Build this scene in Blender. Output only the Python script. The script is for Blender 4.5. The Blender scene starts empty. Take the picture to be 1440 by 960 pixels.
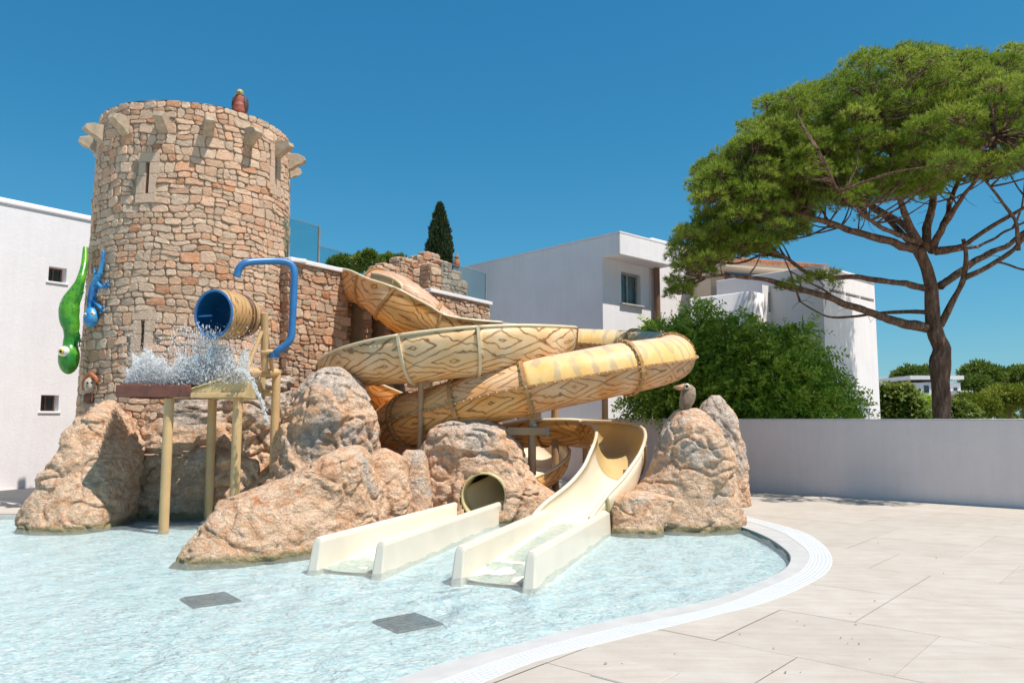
import bpy, math, random
import numpy as np
from mathutils import Vector, noise as mn
from math import radians as R, sin, cos, pi, sqrt, atan2
random.seed(7); np.random.seed(7)
S = bpy.context.scene
COL = S.collection

# ------------------------------------------------------------------ camera
FPX = 1090.0; PITCH = math.atan(108/FPX); EYE = 1.6
cam_d = bpy.data.cameras.new('camera'); cam = bpy.data.objects.new('camera', cam_d); COL.objects.link(cam)
cam_d.sensor_width = 36; cam_d.lens = FPX/1440*36; cam_d.clip_end = 2000; cam_d.clip_start = .05
cam.location = (0, 0, EYE); cam.rotation_euler = (pi/2+PITCH, 0, 0); S.camera = cam

# ------------------------------------------------------------------ sky, sun, exposure
SUN = Vector((.44, -.26, 1)).normalized()
elev = math.asin(SUN.z); az = atan2(SUN.x, SUN.y)
w = bpy.data.worlds.new('World'); S.world = w; w.use_nodes = True
nt = w.node_tree; nt.nodes.clear()
sky = nt.nodes.new('ShaderNodeTexSky'); sky.sky_type = 'NISHITA'; sky.sun_disc = False
sky.sun_elevation = elev; sky.sun_rotation = az; sky.altitude = 0; sky.air_density = 1.0; sky.dust_density = .35; sky.ozone_density = 2.2
sep = nt.nodes.new('ShaderNodeSeparateColor'); hsv = nt.nodes.new('ShaderNodeCombineColor'); nt.links.new(sky.outputs[0], sep.inputs[0])
for i_, (g_, k_) in enumerate(((1.4, .16), (.8, .77), (.64, 1.25))):   # one tone curve for the whole dome: the deep polarised blue of the photo
    pw0 = nt.nodes.new('ShaderNodeMath'); pw0.operation = 'POWER'; pw0.inputs[1].default_value = g_; ml0 = nt.nodes.new('ShaderNodeMath'); ml0.operation = 'MULTIPLY'; ml0.inputs[1].default_value = k_
    nt.links.new(sep.outputs[i_], pw0.inputs[0]); nt.links.new(pw0.outputs[0], ml0.inputs[0]); nt.links.new(ml0.outputs[0], hsv.inputs[i_])
bg = nt.nodes.new('ShaderNodeBackground'); bg.inputs[1].default_value = .10
wo = nt.nodes.new('ShaderNodeOutputWorld')
nt.links.new(hsv.outputs[0], bg.inputs[0]); nt.links.new(bg.outputs[0], wo.inputs[0])
sd = bpy.data.lights.new('sun', 'SUN'); sd.energy = 3.4; sd.angle = R(.5); sd.color = (1, .955, .88)
so = bpy.data.objects.new('sun', sd); COL.objects.link(so); so.rotation_euler = SUN.to_track_quat('Z', 'Y').to_euler()
S.view_settings.view_transform = 'Standard'; S.view_settings.look = 'None'; S.view_settings.exposure = .75; S.view_settings.gamma = 1
S.cycles.max_bounces = 8; S.cycles.transparent_max_bounces = 12; S.cycles.diffuse_bounces = 4
S.cycles.caustics_reflective = False; S.cycles.caustics_refractive = False
try: S.cycles.use_denoising = True
except Exception: pass

# ------------------------------------------------------------------ photo geometry -> world
cP, sP = cos(PITCH), sin(PITCH)
def ray(u, v):
    cx = (u-720)/FPX; cy = -(v-480)/FPX
    return Vector((cx, cP-sP*cy, sP+cP*cy))
def W(u, v, Y):
    d = ray(u, v); return Vector((0, 0, EYE))+d*(Y/d.y)
def G(u, v, z=0.0):
    d = ray(u, v); return Vector((0, 0, EYE))+d*((z-EYE)/d.z)

# ------------------------------------------------------------------ object helpers
def tag(o, label=None, cat=None, group=None, kind=None):
    if label: o['label'] = label
    if cat: o['category'] = cat
    if group: o['group'] = group
    if kind: o['kind'] = kind
    return o
def thing(name, loc, label, cat, group=None):
    o = bpy.data.objects.new(name, None); COL.objects.link(o); o.location = loc; o.empty_display_size = .2
    return tag(o, label, cat, group)
def wloc(o):
    v = Vector((0, 0, 0))
    while o is not None: v += o.location; o = o.parent
    return v
def mk(name, V, F, mat, parent=None, smooth=False, uv=None, tint=None, midx=None, loc=None):
    """one mesh object; V in world coordinates; loc = its own origin"""
    V = np.asarray(V, dtype=np.float64).reshape(-1, 3)
    base = np.array(wloc(parent)) if parent is not None else np.zeros(3)
    off = np.array(loc)-base if loc is not None else np.zeros(3)
    V = V-base-off
    me = bpy.data.meshes.new(name)
    if isinstance(F, np.ndarray):
        n, k = F.shape
        me.vertices.add(len(V)); me.vertices.foreach_set('co', V.astype(np.float32).ravel())
        me.loops.add(n*k); me.loops.foreach_set('vertex_index', F.astype(np.int32).ravel())
        me.polygons.add(n); me.polygons.foreach_set('loop_start', np.arange(0, n*k, k, dtype=np.int32))
        me.update(calc_edges=True)
    else:
        me.from_pydata([tuple(p) for p in V], [], F)
    if smooth: me.polygons.foreach_set('use_smooth', [True]*len(me.polygons))
    mats = mat if isinstance(mat, (list, tuple)) else [mat]
    for m in mats: me.materials.append(m)
    if midx is not None: me.polygons.foreach_set('material_index', midx)
    if uv is not None:
        ul = me.uv_layers.new(name='UVMap'); li = np.empty(len(me.loops), dtype=np.int32); me.loops.foreach_get('vertex_index', li)
        ul.data.foreach_set('uv', np.asarray(uv, dtype=np.float32)[li].ravel())
    if tint is not None:
        t = np.asarray(tint, dtype=np.float32)
        if t.ndim == 1 and len(t) == 3: t = np.tile(t, (len(V), 1))
        a = me.attributes.new('tint', 'FLOAT_VECTOR', 'POINT'); a.data.foreach_set('vector', t.ravel())
    me.update()
    o = bpy.data.objects.new(name, me); COL.objects.link(o)
    if parent is not None: o.parent = parent
    if loc is not None: o.location = off
    return o
class MB:
    def __init__(s): s.V = []; s.F = []; s.T = []
    def add(s, V, F, t=None):
        n = len(s.V); s.V += [tuple(p) for p in V]; s.F += [tuple(i+n for i in f) for f in F]
        if t is not None: s.T += [t]*len(V)
        return s
    def box(s, c, dx, dy, dz, ax=None, ay=None, az=None, bev=0.0):
        ax = Vector(ax or (1, 0, 0)); ay = Vector(ay or (0, 1, 0)); az = Vector(az or (0, 0, 1)); c = Vector(c)
        if bev <= 0:
            V = [c+ax*(x*dx/2)+ay*(y*dy/2)+az*(z*dz/2) for z in (-1, 1) for y in (-1, 1) for x in (-1, 1)]
            return s.add(V, [(0, 2, 3, 1), (4, 5, 7, 6), (0, 1, 5, 4), (2, 6, 7, 3), (0, 4, 6, 2), (1, 3, 7, 5)])
        hx, hy, hz = dx/2, dy/2, dz/2; b = min(bev, hx*.9, hy*.9, hz*.9); V = []
        for z, ins in ((-hz, b), (-hz+b, 0), (hz-b, 0), (hz, b)):
            for (sx, sy) in ((-1, -1), (1, -1), (1, 1), (-1, 1)):
                x0 = sx*(hx-ins); y0 = sy*(hy-ins)
                p1 = (x0 if ins else sx*hx, y0 if ins else sy*(hy-b)); p2 = (x0 if ins else sx*(hx-b), y0 if ins else sy*hy)
                if ins: p1 = (sx*(hx-b), sy*(hy-b*1.6)); p2 = (sx*(hx-b*1.6), sy*(hy-b))
                if sx*sy < 0: p1, p2 = p2, p1
                for p in (p1, p2): V.append(c+ax*p[0]+ay*p[1]+az*z)
        F = [tuple(reversed(range(8))), tuple(range(24, 32))]
        for r in range(3):
            for i in range(8): j = (i+1) % 8; F.append((r*8+i, r*8+j, r*8+8+j, r*8+8+i))
        return s.add(V, F)
    def tube(s, pts, rad, n=10, cap=True):
        pts = [Vector(p) for p in pts]; m = len(pts)
        if not isinstance(rad, (list, tuple)): rad = [rad]*m
        elif len(rad) != m: rad = [float(x) for x in np.interp(np.linspace(0, 1, m), np.linspace(0, 1, len(rad)), rad)]
        V = []; F = []; prev = None
        for i, p in enumerate(pts):
            t = (pts[min(i+1, m-1)]-pts[max(i-1, 0)]).normalized()
            if prev is None:
                a = Vector((0, 0, 1)) if abs(t.z) < .9 else Vector((1, 0, 0)); a = (a-t*a.dot(t)).normalized()
            else: a = (prev-t*prev.dot(t)).normalized()
            prev = a; b = t.cross(a)
            for k in range(n):
                an = 2*pi*k/n; V.append(p+(a*cos(an)+b*sin(an))*rad[i])
        for i in range(m-1):
            for k in range(n): F.append((i*n+k, i*n+(k+1) % n, (i+1)*n+(k+1) % n, (i+1)*n+k))
        if cap: F.append(tuple(range(n-1, -1, -1))); F.append(tuple((m-1)*n+k for k in range(n)))
        return s.add(V, F)
    def ball(s, c, rx, ry=None, rz=None, nu=12, nv=8, rot=None):
        ry = ry or rx; rz = rz or rx; c = Vector(c); V = []; F = []
        for j in range(nv+1):
            ph = pi*j/nv
            for i in range(nu):
                th = 2*pi*i/nu; p = Vector((rx*sin(ph)*cos(th), ry*sin(ph)*sin(th), rz*cos(ph)))
                if rot is not None: p = rot @ p
                V.append(c+p)
        for j in range(nv):
            for i in range(nu): F.append((j*nu+i, (j+1)*nu+i, (j+1)*nu+(i+1) % nu, j*nu+(i+1) % nu))
        return s.add(V, F)
    def obj(s, name, mat, parent=None, smooth=False, **k):
        return mk(name, s.V, s.F, mat, parent, smooth, tint=(s.T if s.T else None), **k)
def catmull(P, step=.1, closed=False):
    P = [Vector(p) for p in P]; out = []; n = len(P)
    for i in range(n if closed else n-1):
        if closed: p0, p1, p2, p3 = P[(i-1) % n], P[i], P[(i+1) % n], P[(i+2) % n]
        else: p0, p1, p2, p3 = P[max(i-1, 0)], P[i], P[i+1], P[min(i+2, n-1)]
        d = (p1-p2).length; k = max(2, int(d/step))
        for j in range(k):
            t = j/k; t2 = t*t; t3 = t2*t
            out.append(.5*((2*p1)+(p2-p0)*t+(2*p0-5*p1+4*p2-p3)*t2+(3*p1-p0-3*p2+p3)*t3))
    if not closed: out.append(P[-1])
    return out
def resample(P, step, smooth=0):
    for _ in range(smooth):
        P = [P[0]]+[(P[i-1]+P[i]*2+P[i+1])/4 for i in range(1, len(P)-1)]+[P[-1]]
    L = [0]
    for a, b in zip(P, P[1:]): L.append(L[-1]+(b-a).length)
    n = max(2, int(round(L[-1]/step))); out = []; k = 0
    for i in range(n+1):
        s = L[-1]*i/n
        while k < len(P)-2 and L[k+1] < s: k += 1
        f = (s-L[k])/max(1e-9, L[k+1]-L[k]); out.append(P[k].lerp(P[k+1], min(1, max(0, f))))
    return out, L[-1]

# ------------------------------------------------------------------ materials
def nodes(m):
    m.use_nodes = True; t = m.node_tree; t.nodes.clear(); return t
class NT:
    def __init__(s, name):
        s.m = bpy.data.materials.new(name); s.t = nodes(s.m); s.out = s.n('OutputMaterial'); s.b = s.n('BsdfPrincipled'); s.l(s.b.outputs[0], s.out.inputs[0])
    def n(s, k, **kw):
        x = s.t.nodes.new('ShaderNode'+k)
        for a, v in kw.items(): setattr(x, a, v)
        return x
    def l(s, a, b): s.t.links.new(a, b)
    def coord(s, kind='Object', scale=(1, 1, 1), rot=(0, 0, 0)):
        if kind == 'World': c = s.n('NewGeometry').outputs['Position']
        else: c = s.n('TexCoord').outputs[kind]
        mp = s.n('Mapping'); mp.inputs['Scale'].default_value = scale; mp.inputs['Rotation'].default_value = rot; s.l(c, mp.inputs[0]); return mp.outputs[0]
    def noise(s, vec, scale, detail=4, rough=.55, dist=0):
        x = s.n('TexNoise'); x.inputs['Scale'].default_value = scale; x.inputs['Detail'].default_value = detail; x.inputs['Roughness'].default_value = rough; x.inputs['Distortion'].default_value = dist
        s.l(vec, x.inputs['Vector']); return x.outputs['Fac']
    def ramp(s, fac, stops, interp='LINEAR'):
        x = s.n('ValToRGB'); r = x.color_ramp; r.interpolation = interp
        while len(r.elements) < len(stops): r.elements.new(.5)
        for e, (p, c) in zip(r.elements, stops): e.position = p; e.color = (c if hasattr(c, '__len__') else (c, c, c))[:3]+(1,) if hasattr(c, '__len__') else (c, c, c, 1)
        s.l(fac, x.inputs[0]); return x.outputs[0]
    def mix(s, f, a, b, mode='MIX'):
        x = s.n('Mix', data_type='RGBA', blend_type=mode)
        for v, i in ((f, 0), (a, 6), (b, 7)):
            if isinstance(v, (int, float)): x.inputs[i].default_value = v if i == 0 else (v, v, v, 1)
            elif isinstance(v, tuple): x.inputs[i].default_value = v[:3]+(1,)
            else: s.l(v, x.inputs[i])
        return x.outputs[2]
    def math(s, op, a, b=None, c=None):
        x = s.n('Math', operation=op)
        for i, v in enumerate((a, b, c)):
            if v is None: continue
            if isinstance(v, (int, float)): x.inputs[i].default_value = v
            else: s.l(v, x.inputs[i])
        return x.outputs[0]
    def bump(s, h, strength=.5, dist=.02, normal=None):
        x = s.n('Bump'); x.inputs['Strength'].default_value = strength; x.inputs['Distance'].default_value = dist; s.l(h, x.inputs['Height'])
        if normal is not None: s.l(normal, x.inputs['Normal'])
        s.l(x.outputs[0], s.b.inputs['Normal']); return x.outputs[0]
    def base(s, c, rough=.6, spec=.5, metal=0):
        if isinstance(c, tuple): s.b.inputs['Base Color'].default_value = c[:3]+(1,)
        else: s.l(c, s.b.inputs['Base Color'])
        s.b.inputs['Roughness'].default_value = rough; s.b.inputs['Specular IOR Level'].default_value = spec; s.b.inputs['Metallic'].default_value = metal
        return s.m
def plain(name, c, rough=.5, var=.12, scale=6, bump=.0, metal=0, spec=.5):
    a = NT(name); v = a.coord('World'); f = a.noise(v, scale, 5)
    c0 = tuple(x*(1-var) for x in c); c1 = tuple(min(1, x*(1+var)) for x in c)
    if bump: a.bump(a.noise(v, scale*6, 4), bump, .01)
    return a.base(a.ramp(f, [(.3, c0), (.7, c1)]), rough, spec, metal)

def m_stone(name, cols, sat=1.0):
    a = NT(name); at = a.n('Attribute'); at.attribute_name = 'tint'; sp = a.n('SeparateXYZ'); a.l(at.outputs['Vector'], sp.inputs[0])
    v = a.coord('World'); base = a.ramp(sp.outputs[0], cols)
    n1 = a.noise(v, 7, 6, .65); n2 = a.noise(v, 38, 5, .7)
    c = a.mix(a.ramp(n1, [(.35, .0), (.7, .6)]), base, (.68, .47, .34))
    c = a.mix(.42, c, a.ramp(n2, [(.3, .55), (.7, 1.35)]), 'MULTIPLY')
    br = a.math('MULTIPLY_ADD', sp.outputs[1], .28, .86)
    x = a.n('Mix', data_type='RGBA', blend_type='MULTIPLY'); x.inputs[0].default_value = 1; a.l(c, x.inputs[6])
    cb = a.n('CombineColor'); [a.l(br, cb.inputs[i]) for i in range(3)]; a.l(cb.outputs[0], x.inputs[7])
    h = a.math('ADD', a.noise(v, 22, 6, .7), a.math('MULTIPLY', a.noise(v, 90, 4, .7), .35))
    a.bump(h, .9, .03)
    return a.base(x.outputs[2], .92, .2)
M = {}
M['stone'] = m_stone('tower_stone', [(0, (.64, .47, .335)), (.3, (.69, .47, .325)), (.6, (.70, .435, .28)), (.88, (.67, .35, .20)), (1, (.58, .235, .10))])
M['stone_pink'] = m_stone('wing_stone', [(0, (.54, .40, .28)), (.4, (.56, .36, .235)), (.8, (.53, .28, .16)), (1, (.48, .20, .09))])
a = NT('mortar'); v = a.coord('World'); a.bump(a.noise(v, 30, 6, .7), .9, .03)
M['mortar'] = a.base(a.ramp(a.noise(v, 5, 5), [(.3, (.34, .24, .16)), (.7, (.46, .34, .235))]), .95, .1)

def m_rock(name, grey=.5, scale=1.0):
    a = NT(name); v = a.coord('World', (1, 1, 1), (.3, .5, .2))
    n1 = a.noise(v, 1.1*scale, 6, .62, .6); n2 = a.noise(v, 3.3*scale, 7, .68, 1.2); n3 = a.noise(v, 14*scale, 6, .7, .4); n4 = a.noise(v, 55, 4, .7)
    warm = a.ramp(n2, [(.3, (.56, .27, .15)), (.43, (.69, .41, .245)), (.55, (.78, .55, .38)), (.68, (.62, .27, .13))])
    gry = a.ramp(n3, [(.3, (.36, .29, .24)), (.5, (.54, .46, .395)), (.7, (.70, .62, .54))])
    geo = a.n('NewGeometry'); sx = a.n('SeparateXYZ'); a.l(geo.outputs['Position'], sx.inputs[0])
    hgt = a.math('MULTIPLY', sx.outputs[2], .11)
    f = a.ramp(a.math('ADD', n1, hgt), [(.77-.24*grey, 0.0), (.86-.24*grey, .8)])
    c = a.mix(f, warm, gry)
    c = a.mix(.5, c, a.ramp(n3, [(.3, .65), (.5, 1.05), (.72, 1.35)]), 'MULTIPLY')
    c = a.mix(.6, c, a.ramp(n4, [(.3, .5), (.7, 1.45)]), 'MULTIPLY')
    alg = a.ramp(a.math('ADD', sx.outputs[2], a.math('MULTIPLY', n3, .08)), [(.0, .9), (.05, .7), (.09, 0.0)])
    c = a.mix(alg, c, (.30, .25, .12))
    st = a.coord('World', (2.2, 2.2, 4.2), (.75, .1, .4)); ns = a.noise(st, 2.6, 8, .72, .8)
    wpv = a.n('VectorMath'); wpv.operation = 'MULTIPLY_ADD'; nn_ = a.n('TexNoise'); nn_.inputs['Scale'].default_value = 2.2; nn_.inputs['Detail'].default_value = 4; a.l(v, nn_.inputs['Vector']); a.l(nn_.outputs['Color'], wpv.inputs[0]); wpv.inputs[1].default_value = (.7, .7, .7); a.l(v, wpv.inputs[2])
    crk = a.n('TexVoronoi'); crk.feature = 'DISTANCE_TO_EDGE'; crk.inputs['Scale'].default_value = 1.9; a.l(wpv.outputs[0], crk.inputs['Vector']); ck = a.ramp(crk.outputs[0], [(.0, 0.0), (.03, .75), (.10, 1.0)])
    crf = a.n('TexVoronoi'); crf.feature = 'F1'; crf.inputs['Scale'].default_value = 9; a.l(wpv.outputs[0], crf.inputs['Vector'])
    h = a.math('ADD', a.math('ADD', a.math('MULTIPLY', ns, .9), a.math('MULTIPLY', n3, .5)), a.math('MULTIPLY', n4, .14))
    h = a.math('ADD', h, a.math('ADD', a.math('MULTIPLY', ck, .16), a.math('MULTIPLY', crf.outputs[0], -.30)))
    a.bump(h, 1.0, .075)
    return a.base(c, .9, .25)
M['rock_warm'] = m_rock('rock_warm', .05); M['rock_mid'] = m_rock('rock_mid', .48); M['rock_grey'] = m_rock('rock_grey', .85)

def m_plaster(name, c=(.84, .785, .78)):
    a = NT(name); v = a.coord('World'); n = a.noise(v, 1.3, 6, .6); n2 = a.noise(v, 16, 5, .6)
    vs = a.coord('World', (3, 3, .25)); st = a.noise(vs, 2.2, 5, .6)
    col = a.ramp(n, [(.3, tuple(x*.93 for x in c)), (.7, c)])
    col = a.mix(.35, col, a.ramp(st, [(.3, (.88, .865, .85)), (.62, (1, 1, 1))]), 'MULTIPLY')
    a.bump(a.math('ADD', n2, a.math('MULTIPLY', n, 2)), .25, .02)
    return a.base(col, .85, .2)
M['white'] = m_plaster('white_render'); M['wallrender'] = m_plaster('pool_wall_render', (.80, .72, .70)); M['cream_render'] = m_plaster('cream_render', (.62, .52, .40))
a = NT('deck_tile'); g_ = a.n('ObjectInfo'); v = a.coord('World', (1, 1, 1), (0, 0, R(41))); v2 = a.coord('World', (.7, 7.0, 1), (0, 0, R(41)))
n1 = a.noise(v2, 1.8, 7, .62, .3); n2 = a.noise(v, .9, 5); n3 = a.noise(v, 60, 3); n4 = a.noise(v, 3.5, 5, .6)
c = a.ramp(n1, [(.28, (.465, .405, .35)), (.5, (.515, .455, .395)), (.72, (.54, .49, .435))])
c = a.mix(.35, c, a.ramp(n2, [(.35, (.90, .86, .82)), (.65, (1.04, 1.03, 1.02))]), 'MULTIPLY')
c = a.mix(.5, c, a.ramp(n4, [(.36, (.90, .86, .82)), (.62, (1.03, 1.03, 1.03))]), 'MULTIPLY')
c = a.mix(.8, c, a.ramp(g_.outputs['Random'], [(0, (.955, .95, .945)), (1, (1.03, 1.03, 1.03))]), 'MULTIPLY')
c = a.mix(.3, c, a.ramp(n3, [(.3, .88), (.7, 1.08)]), 'MULTIPLY')
a.bump(a.math('ADD', n1, a.math('MULTIPLY', n3, .3)), .25, .012); M['tile'] = a.base(c, .8, .3)
M['joint'] = plain('joint_grout', (.50, .44, .38), .95)
M['coping'] = plain('pool_coping', (.53, .50, .475), .6, .08, 4, .1)
M['grate'] = plain('white_grate', (.74, .73, .715), .45, .03)
M['gutter'] = plain('gutter_grey', (.17, .16, .15), .8)
M['soil'] = plain('soil', (.52, .46, .39), .95, .3, 1.5, .5)
M['floor'] = None
a = NT('pool_floor'); v = a.coord('World'); n1 = a.noise(v, 1.2, 4)
M['floor'] = a.base(a.ramp(n1, [(.3, (.84, .91, .91)), (.7, (.88, .93, .925))]), .7, .2)
M['poolwall'] = plain('pool_wall_mosaic', (.06, .32, .34), .3, .25, 30)
# shallow aerated water: real ripples (bump), sky reflection, see-through with a little suspended white
a = NT('water'); t = a.t; t.nodes.remove(a.b)
v = a.coord('World', (1, 1.25, 1), (0, 0, R(20)))
w1 = a.noise(v, 2.1, 3, .5, 1.2); w2 = a.noise(v, 6.5, 4, .6, 1.6); w3 = a.noise(v, 19, 3, .6, .8)
h = a.math('ADD', a.math('ADD', a.math('MULTIPLY', w1, .35), a.math('MULTIPLY', w2, .8)), a.math('MULTIPLY', w3, .55))
bp = a.n('Bump'); bp.inputs['Strength'].default_value = 1; bp.inputs['Distance'].default_value = .045; a.l(h, bp.inputs['Height'])
gl = a.n('BsdfGlossy'); gl.inputs['Roughness'].default_value = .05; a.l(bp.outputs[0], gl.inputs['Normal'])
# painted caustics: a clearer net in the see-through tint imitates light focused by ripples
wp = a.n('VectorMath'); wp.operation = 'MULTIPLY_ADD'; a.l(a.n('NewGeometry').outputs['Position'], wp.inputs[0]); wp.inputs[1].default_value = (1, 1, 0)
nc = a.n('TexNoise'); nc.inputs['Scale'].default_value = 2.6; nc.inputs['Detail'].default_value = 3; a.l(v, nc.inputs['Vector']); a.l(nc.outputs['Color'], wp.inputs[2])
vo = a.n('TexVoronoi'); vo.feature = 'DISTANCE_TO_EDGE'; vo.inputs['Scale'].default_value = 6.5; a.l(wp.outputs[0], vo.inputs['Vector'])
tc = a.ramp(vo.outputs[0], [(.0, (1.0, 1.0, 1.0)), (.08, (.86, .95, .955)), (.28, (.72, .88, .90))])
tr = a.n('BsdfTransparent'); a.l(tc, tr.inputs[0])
df = a.n('BsdfDiffuse'); df.inputs[0].default_value = (.88, .95, .955, 1); a.l(bp.outputs[0], df.inputs['Normal'])
m1 = a.n('MixShader'); m1.inputs[0].default_value = .15; a.l(tr.outputs[0], m1.inputs[1]); a.l(df.outputs[0], m1.inputs[2])
fr = a.n('Fresnel'); fr.inputs[0].default_value = 1.33; a.l(bp.outputs[0], fr.inputs['Normal'])
m2 = a.n('MixShader'); a.l(fr.outputs[0], m2.inputs[0]); a.l(m1.outputs[0], m2.inputs[1]); a.l(gl.outputs[0], m2.inputs[2]); a.l(m2.outputs[0], a.out.inputs[0])
M['water'] = a.m
a = NT('foam'); a.b.inputs['IOR'].default_value = 1.2
a.base((.97, .97, .97), .5, .2); tl = a.n('BsdfTranslucent'); tl.inputs[0].default_value = (.98, .98, .98, 1); mx = a.n('MixShader'); mx.inputs[0].default_value = .65; a.l(a.b.outputs[0], mx.inputs[1]); a.l(tl.outputs[0], mx.inputs[2]); a.l(mx.outputs[0], a.out.inputs[0]); M['foam'] = a.m

# painted wood-grain of the slides, in the flume's own length/girth coordinates
def m_slide(name, c1, c2, line=(.19, .07, .018), stripes=False):
    a = NT(name); uvn = a.n('UVMap'); sp = a.n('SeparateXYZ'); a.l(uvn.outputs[0], sp.inputs[0]); u_, v_ = sp.outputs[0], sp.outputs[1]
    wv = a.coord('World'); nz = a.noise(wv, 1.6, 3, .5); nz2 = a.noise(wv, 6, 4, .6)
    base = a.mix(a.ramp(a.noise(wv, 1.9, 4, .6), [(.38, 0.0), (.62, 1.0)]), c1, c2)
    if stripes:
        cb = a.n('CombineXYZ'); a.l(u_, cb.inputs[0]); a.l(a.math('MULTIPLY', v_, .35), cb.inputs[1])
        q = a.math('FRACT', a.math('ADD', a.math('MULTIPLY', u_, 3.3), a.math('MULTIPLY', a.noise(cb.outputs[0], 1.6, 1, .4), .9)))
        cw_ = a.n('CombineXYZ'); a.l(a.math('MULTIPLY', u_, 1.3), cw_.inputs[0]); a.l(v_, cw_.inputs[1]); thr = a.math('MULTIPLY', a.math('SUBTRACT', a.noise(cw_.outputs[0], 3.1, 3, .5), .36), 1.15)
        k = a.ramp(a.math('SUBTRACT', thr, a.math('ABSOLUTE', a.math('SUBTRACT', q, .5))), [(.0, 0.0), (.10, .62)])
        top = a.ramp(a.math('ABSOLUTE', a.math('SUBTRACT', v_, .69)), [(.18, 1.0), (.5, .0)])
        base = a.mix(top, base, (.76, .53, .34))
        c = a.mix(a.math('MULTIPLY', k, .85), base, (.36, .31, .23))
    else:
        pu = a.math('PINGPONG', a.math('ADD', u_, a.math('MULTIPLY', nz, .8)), .62); pv = a.math('PINGPONG', a.math('ADD', v_, a.math('MULTIPLY', nz, .18)), .25)
        d = a.math('ADD', a.math('ADD', a.math('MULTIPLY', pu, .38), pv), a.math('MULTIPLY', nz2, .05))
        q = a.math('ABSOLUTE', a.math('SUBTRACT', a.math('FRACT', a.math('MULTIPLY', d, 9.2)), .5))
        k = a.ramp(q, [(.0, 1.0), (.07, .9), (.12, .22), (.22, .0)])
        c = a.mix(a.math('MULTIPLY', k, a.ramp(a.noise(wv, 4, 3), [(.3, .45), (.6, .92)])), base, line)
    return a.base(c, .5, .35)
M['wood_pale'] = m_slide('flume_wood_pale', (.80, .59, .36), (.78, .46, .20))
M['wood_warm'] = m_slide('flume_wood_warm', (.78, .44, .17), (.72, .31, .07))
M['wood_tan'] = m_slide('flume_wood_tan', (.80, .51, .29), (.74, .36, .14), (.26, .105, .035))
M['tube_top'] = m_slide('tube_top', (.80, .45, .12), (.82, .56, .25), stripes=True)
M['tube_orange'] = m_slide('tube_orange', (.80, .50, .24), (.76, .38, .12), (.45, .2, .08))
M['flume_in'] = plain('flume_inside_ochre', (.62, .44, .20), .3, .1, 2)
M['flume_cream'] = plain('flume_inside_cream', (.80, .69, .52), .28, .05, 2)
M['rim'] = plain('flume_rim', (.70, .57, .36), .4, .1, 3)
M['flange'] = plain('flange_brown', (.42, .22, .075), .5, .25, 9)
M['bolt'] = plain('bolt', (.66, .52, .34), .4)
M['post_tan'] = plain('post_tan', (.42, .26, .14), .5, .12, 3)
M['post_yellow'] = plain('post_yellow', (.64, .405, .19), .4, .1, 3, .05)
M['runout'] = plain('runout_cream', (.78, .685, .555), .32, .05, 2)
M['runout_floor'] = plain('runout_floor_pale', (.90, .84, .68), .35, .04, 2)
M['blue'] = plain('blue_plastic', (.035, .17, .40), .35, .15, 4)
M['bucket_in'] = plain('bucket_blue_inside', (.01, .10, .24), .3, .2, 4)
M['bucket_wood'] = m_slide('bucket_wood', (.54, .36, .18), (.50, .28, .11))
M['band'] = plain('barrel_band', (.12, .05, .025), .5)
M['brown'] = plain('brown_box', (.17, .062, .04), .6, .25, 5, .3)
M['thatch'] = plain('cream_roof', (.60, .45, .22), .6, .15, 8, .3)
M['darkglass'] = plain('dark_glass', (.03, .045, .05), .08, .1, 2)
M['frame_wood'] = plain('brown_timber', (.16, .08, .05), .6, .2, 6)
M['alu'] = plain('grey_metal', (.40, .42, .43), .35, .05, metal=.6)
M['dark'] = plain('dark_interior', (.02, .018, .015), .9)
M['terracotta'] = plain('terracotta', (.48, .22, .12), .8, .3, 8)
a = NT('bark'); v = a.coord('World', (1, 1, .28)); n1 = a.noise(v, 9, 6, .7, .5); n2 = a.noise(v, 34, 4, .7)
vo = a.n('TexVoronoi'); vo.feature = 'DISTANCE_TO_EDGE'; vo.inputs['Scale'].default_value = 11; a.l(v, vo.inputs['Vector'])
a.bump(a.math('ADD', a.math('MULTIPLY', vo.outputs[0], 1.6), a.math('ADD', n1, a.math('MULTIPLY', n2, .4))), 1, .05)
M['bark'] = a.base(a.ramp(n1, [(.3, (.085, .045, .03)), (.52, (.19, .115, .08)), (.72, (.33, .23, .17))]), .95, .1)
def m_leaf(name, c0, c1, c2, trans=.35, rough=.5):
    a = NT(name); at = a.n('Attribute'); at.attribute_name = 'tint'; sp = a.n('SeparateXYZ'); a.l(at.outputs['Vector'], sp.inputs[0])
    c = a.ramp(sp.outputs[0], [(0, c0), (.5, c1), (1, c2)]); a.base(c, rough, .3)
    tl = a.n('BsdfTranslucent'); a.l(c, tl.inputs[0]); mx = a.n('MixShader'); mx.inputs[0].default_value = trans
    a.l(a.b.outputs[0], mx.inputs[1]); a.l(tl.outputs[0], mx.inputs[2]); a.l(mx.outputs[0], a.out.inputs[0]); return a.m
M['needle'] = m_leaf('pine_needles', (.10, .16, .018), (.24, .32, .035), (.38, .43, .07), .5)
M['bushleaf'] = m_leaf('shrub_leaf', (.13, .24, .025), (.30, .46, .045), (.58, .68, .12), .55, .35)
M['farleaf'] = m_leaf('far_leaf', (.07, .12, .02), (.14, .20, .03), (.26, .30, .05), .35)
M['cypress'] = m_leaf('cypress_leaf', (.022, .042, .014), (.045, .075, .022), (.08, .11, .04), .2)
M['palm'] = m_leaf('palm_leaf', (.09, .12, .04), (.18, .2, .08), (.3, .28, .13), .3)
M['bushyellow'] = m_leaf('yellow_shrub', (.12, .16, .015), (.25, .28, .03), (.38, .38, .06), .4)
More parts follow.
